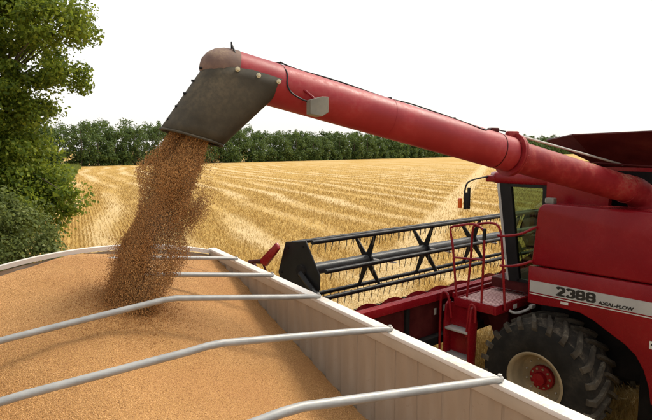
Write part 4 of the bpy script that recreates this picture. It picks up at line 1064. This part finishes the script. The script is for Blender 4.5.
b = NB(); tube(b, [v_ for v_ in [Vector(spt.data.vertices[8 * n + j].co) for j in range(n)] + [Vector(spt.data.vertices[8 * n].co)]], .011, 8, caps=False); obj('spout_lip', b, 'rubber_boot', aug, smooth=60)
so_ = spt.modifiers.new('thick', 'SOLIDIFY'); so_.thickness = .012; so_.offset = -1
b = NB(); wq = lat.to_track_quat('X', 'Z').to_matrix(); ws = None
for s_, h_ in ((-.01, .0), (-.2, -.0), (-.39, -.0)):
    c_ = AP(s_, RA + .014, h_)
    if ws is None:
        bb = NB(); lathe(bb, [(0, .0001), (0, .022), (.008, .022), (.010, .012), (.022, .011), (.024, .0001)], 16, 'x')
        for v in bb.verts: v.co = wq @ v.co
        ws = obj('washer', bb, 'cream', aug, smooth=30, loc=c_)
    else: share(ws, aug, c_)
for i in range(5):
    t = i / 4.3; t = .12 + .8 * t; p = TIP + hdir * (.236 + .392 * t) + lat * .05 + Vector((0, 0, .086 - .608 * t))
    bb = NB(); lathe(bb, [(-.02, .0001), (-.02, .011), (.006, .011), (.008, .0001)], 8, 'x')
    for v in bb.verts: v.co = hdir.to_track_quat('X', 'Z').to_matrix() @ v.co + p
    obj('bolt', bb, 'black', aug)
# lamp under the tube
lc = AP(-.73, RA + .10, -.14); lm = Matrix.Rotation(math.atan2(ax.y, ax.x), 3, 'Z')
b = NB()
A = [(-.085, -.05, -.075), (-.085, .05, -.075), (-.085, .05, .055), (-.085, -.05, .055)]; B = [(.02, -.075, -.095), (.02, .075, -.095), (.02, .075, .085), (.02, -.075, .085)]; C2 = [(.085, -.075, -.055), (.085, .075, -.055), (.085, .075, .085), (.085, -.075, .085)]
rr = [[b.verts.new(lm @ Vector(p) + lc) for p in q] for q in (A, B, C2)]
b.faces.new(rr[0]); b.faces.new(rr[2][::-1])
for u_, v_ in zip(rr[:-1], rr[1:]):
    for i in range(4): b.faces.new((u_[i], v_[i], v_[(i + 1) % 4], u_[(i + 1) % 4]))
lamp = obj('auger_lamp', b, 'lamp_grey', aug, smooth=0); bv = lamp.modifiers.new('bev', 'BEVEL'); bv.width = .006; bv.segments = 2
b = NB(); tube(b, [lc + Vector((0, 0, .05)), AP(-.66, RA + .02, -.02), AP(-.64, RA - .02, .0)], .013, 8); obj('lamp_bracket', b, 'red', aug)

# ------------------------------------------------------------------ chaff dust hanging round the falling grain
b = NB(); bmesh.ops.create_icosphere(b, subdivisions=3, radius=1.0); dust = obj('dust', b, None, smooth=60)
A_ = Vector((1.52, 4.97, 4.62)); B_ = Vector((0.92, 4.98, 2.70)); c_ = (A_ + B_) / 2
dust.rotation_mode = 'QUATERNION'
rz_ = Matrix.Rotation(TA, 4, 'Z')
dust.matrix_world = rz_ @ Matrix.Translation(c_) @ (A_ - B_).to_track_quat('Z', 'Y').to_matrix().to_4x4() @ Matrix.Diagonal((0.62, 0.5, 1.22, 1))
k = NT('chaff dust'); v = k.obj()
ln = k.n('ShaderNodeVectorMath', operation='LENGTH'); k.l(v, ln.inputs[0])
dn = k.math('MULTIPLY', k.smooth(ln.outputs['Value'], 0.35, 1.0, 1.0, 0.0), k.smooth(k.noise(k.mapping(v, (1, 1, 1.6)), 2.2, 3), 0.35, 0.7))
pv = k.n('ShaderNodeVolumePrincipled'); pv.inputs['Color'].default_value = (0.85, 0.68, 0.45, 1)
k.l(k.math('MULTIPLY', dn, 0.3), pv.inputs['Density']); k.l(pv.outputs[0], k.out.inputs['Volume'])
dust.data.materials.append(k.m)
tag(dust, 'faint cloud of pale chaff dust around the falling grain', 'dust', kind='stuff')

for o in list(scene.objects):                                       # no part deeper than thing > part > sub-part
    d, p = 0, o.parent
    while p: d, p = d + 1, p.parent
    assert d <= 2, o.name
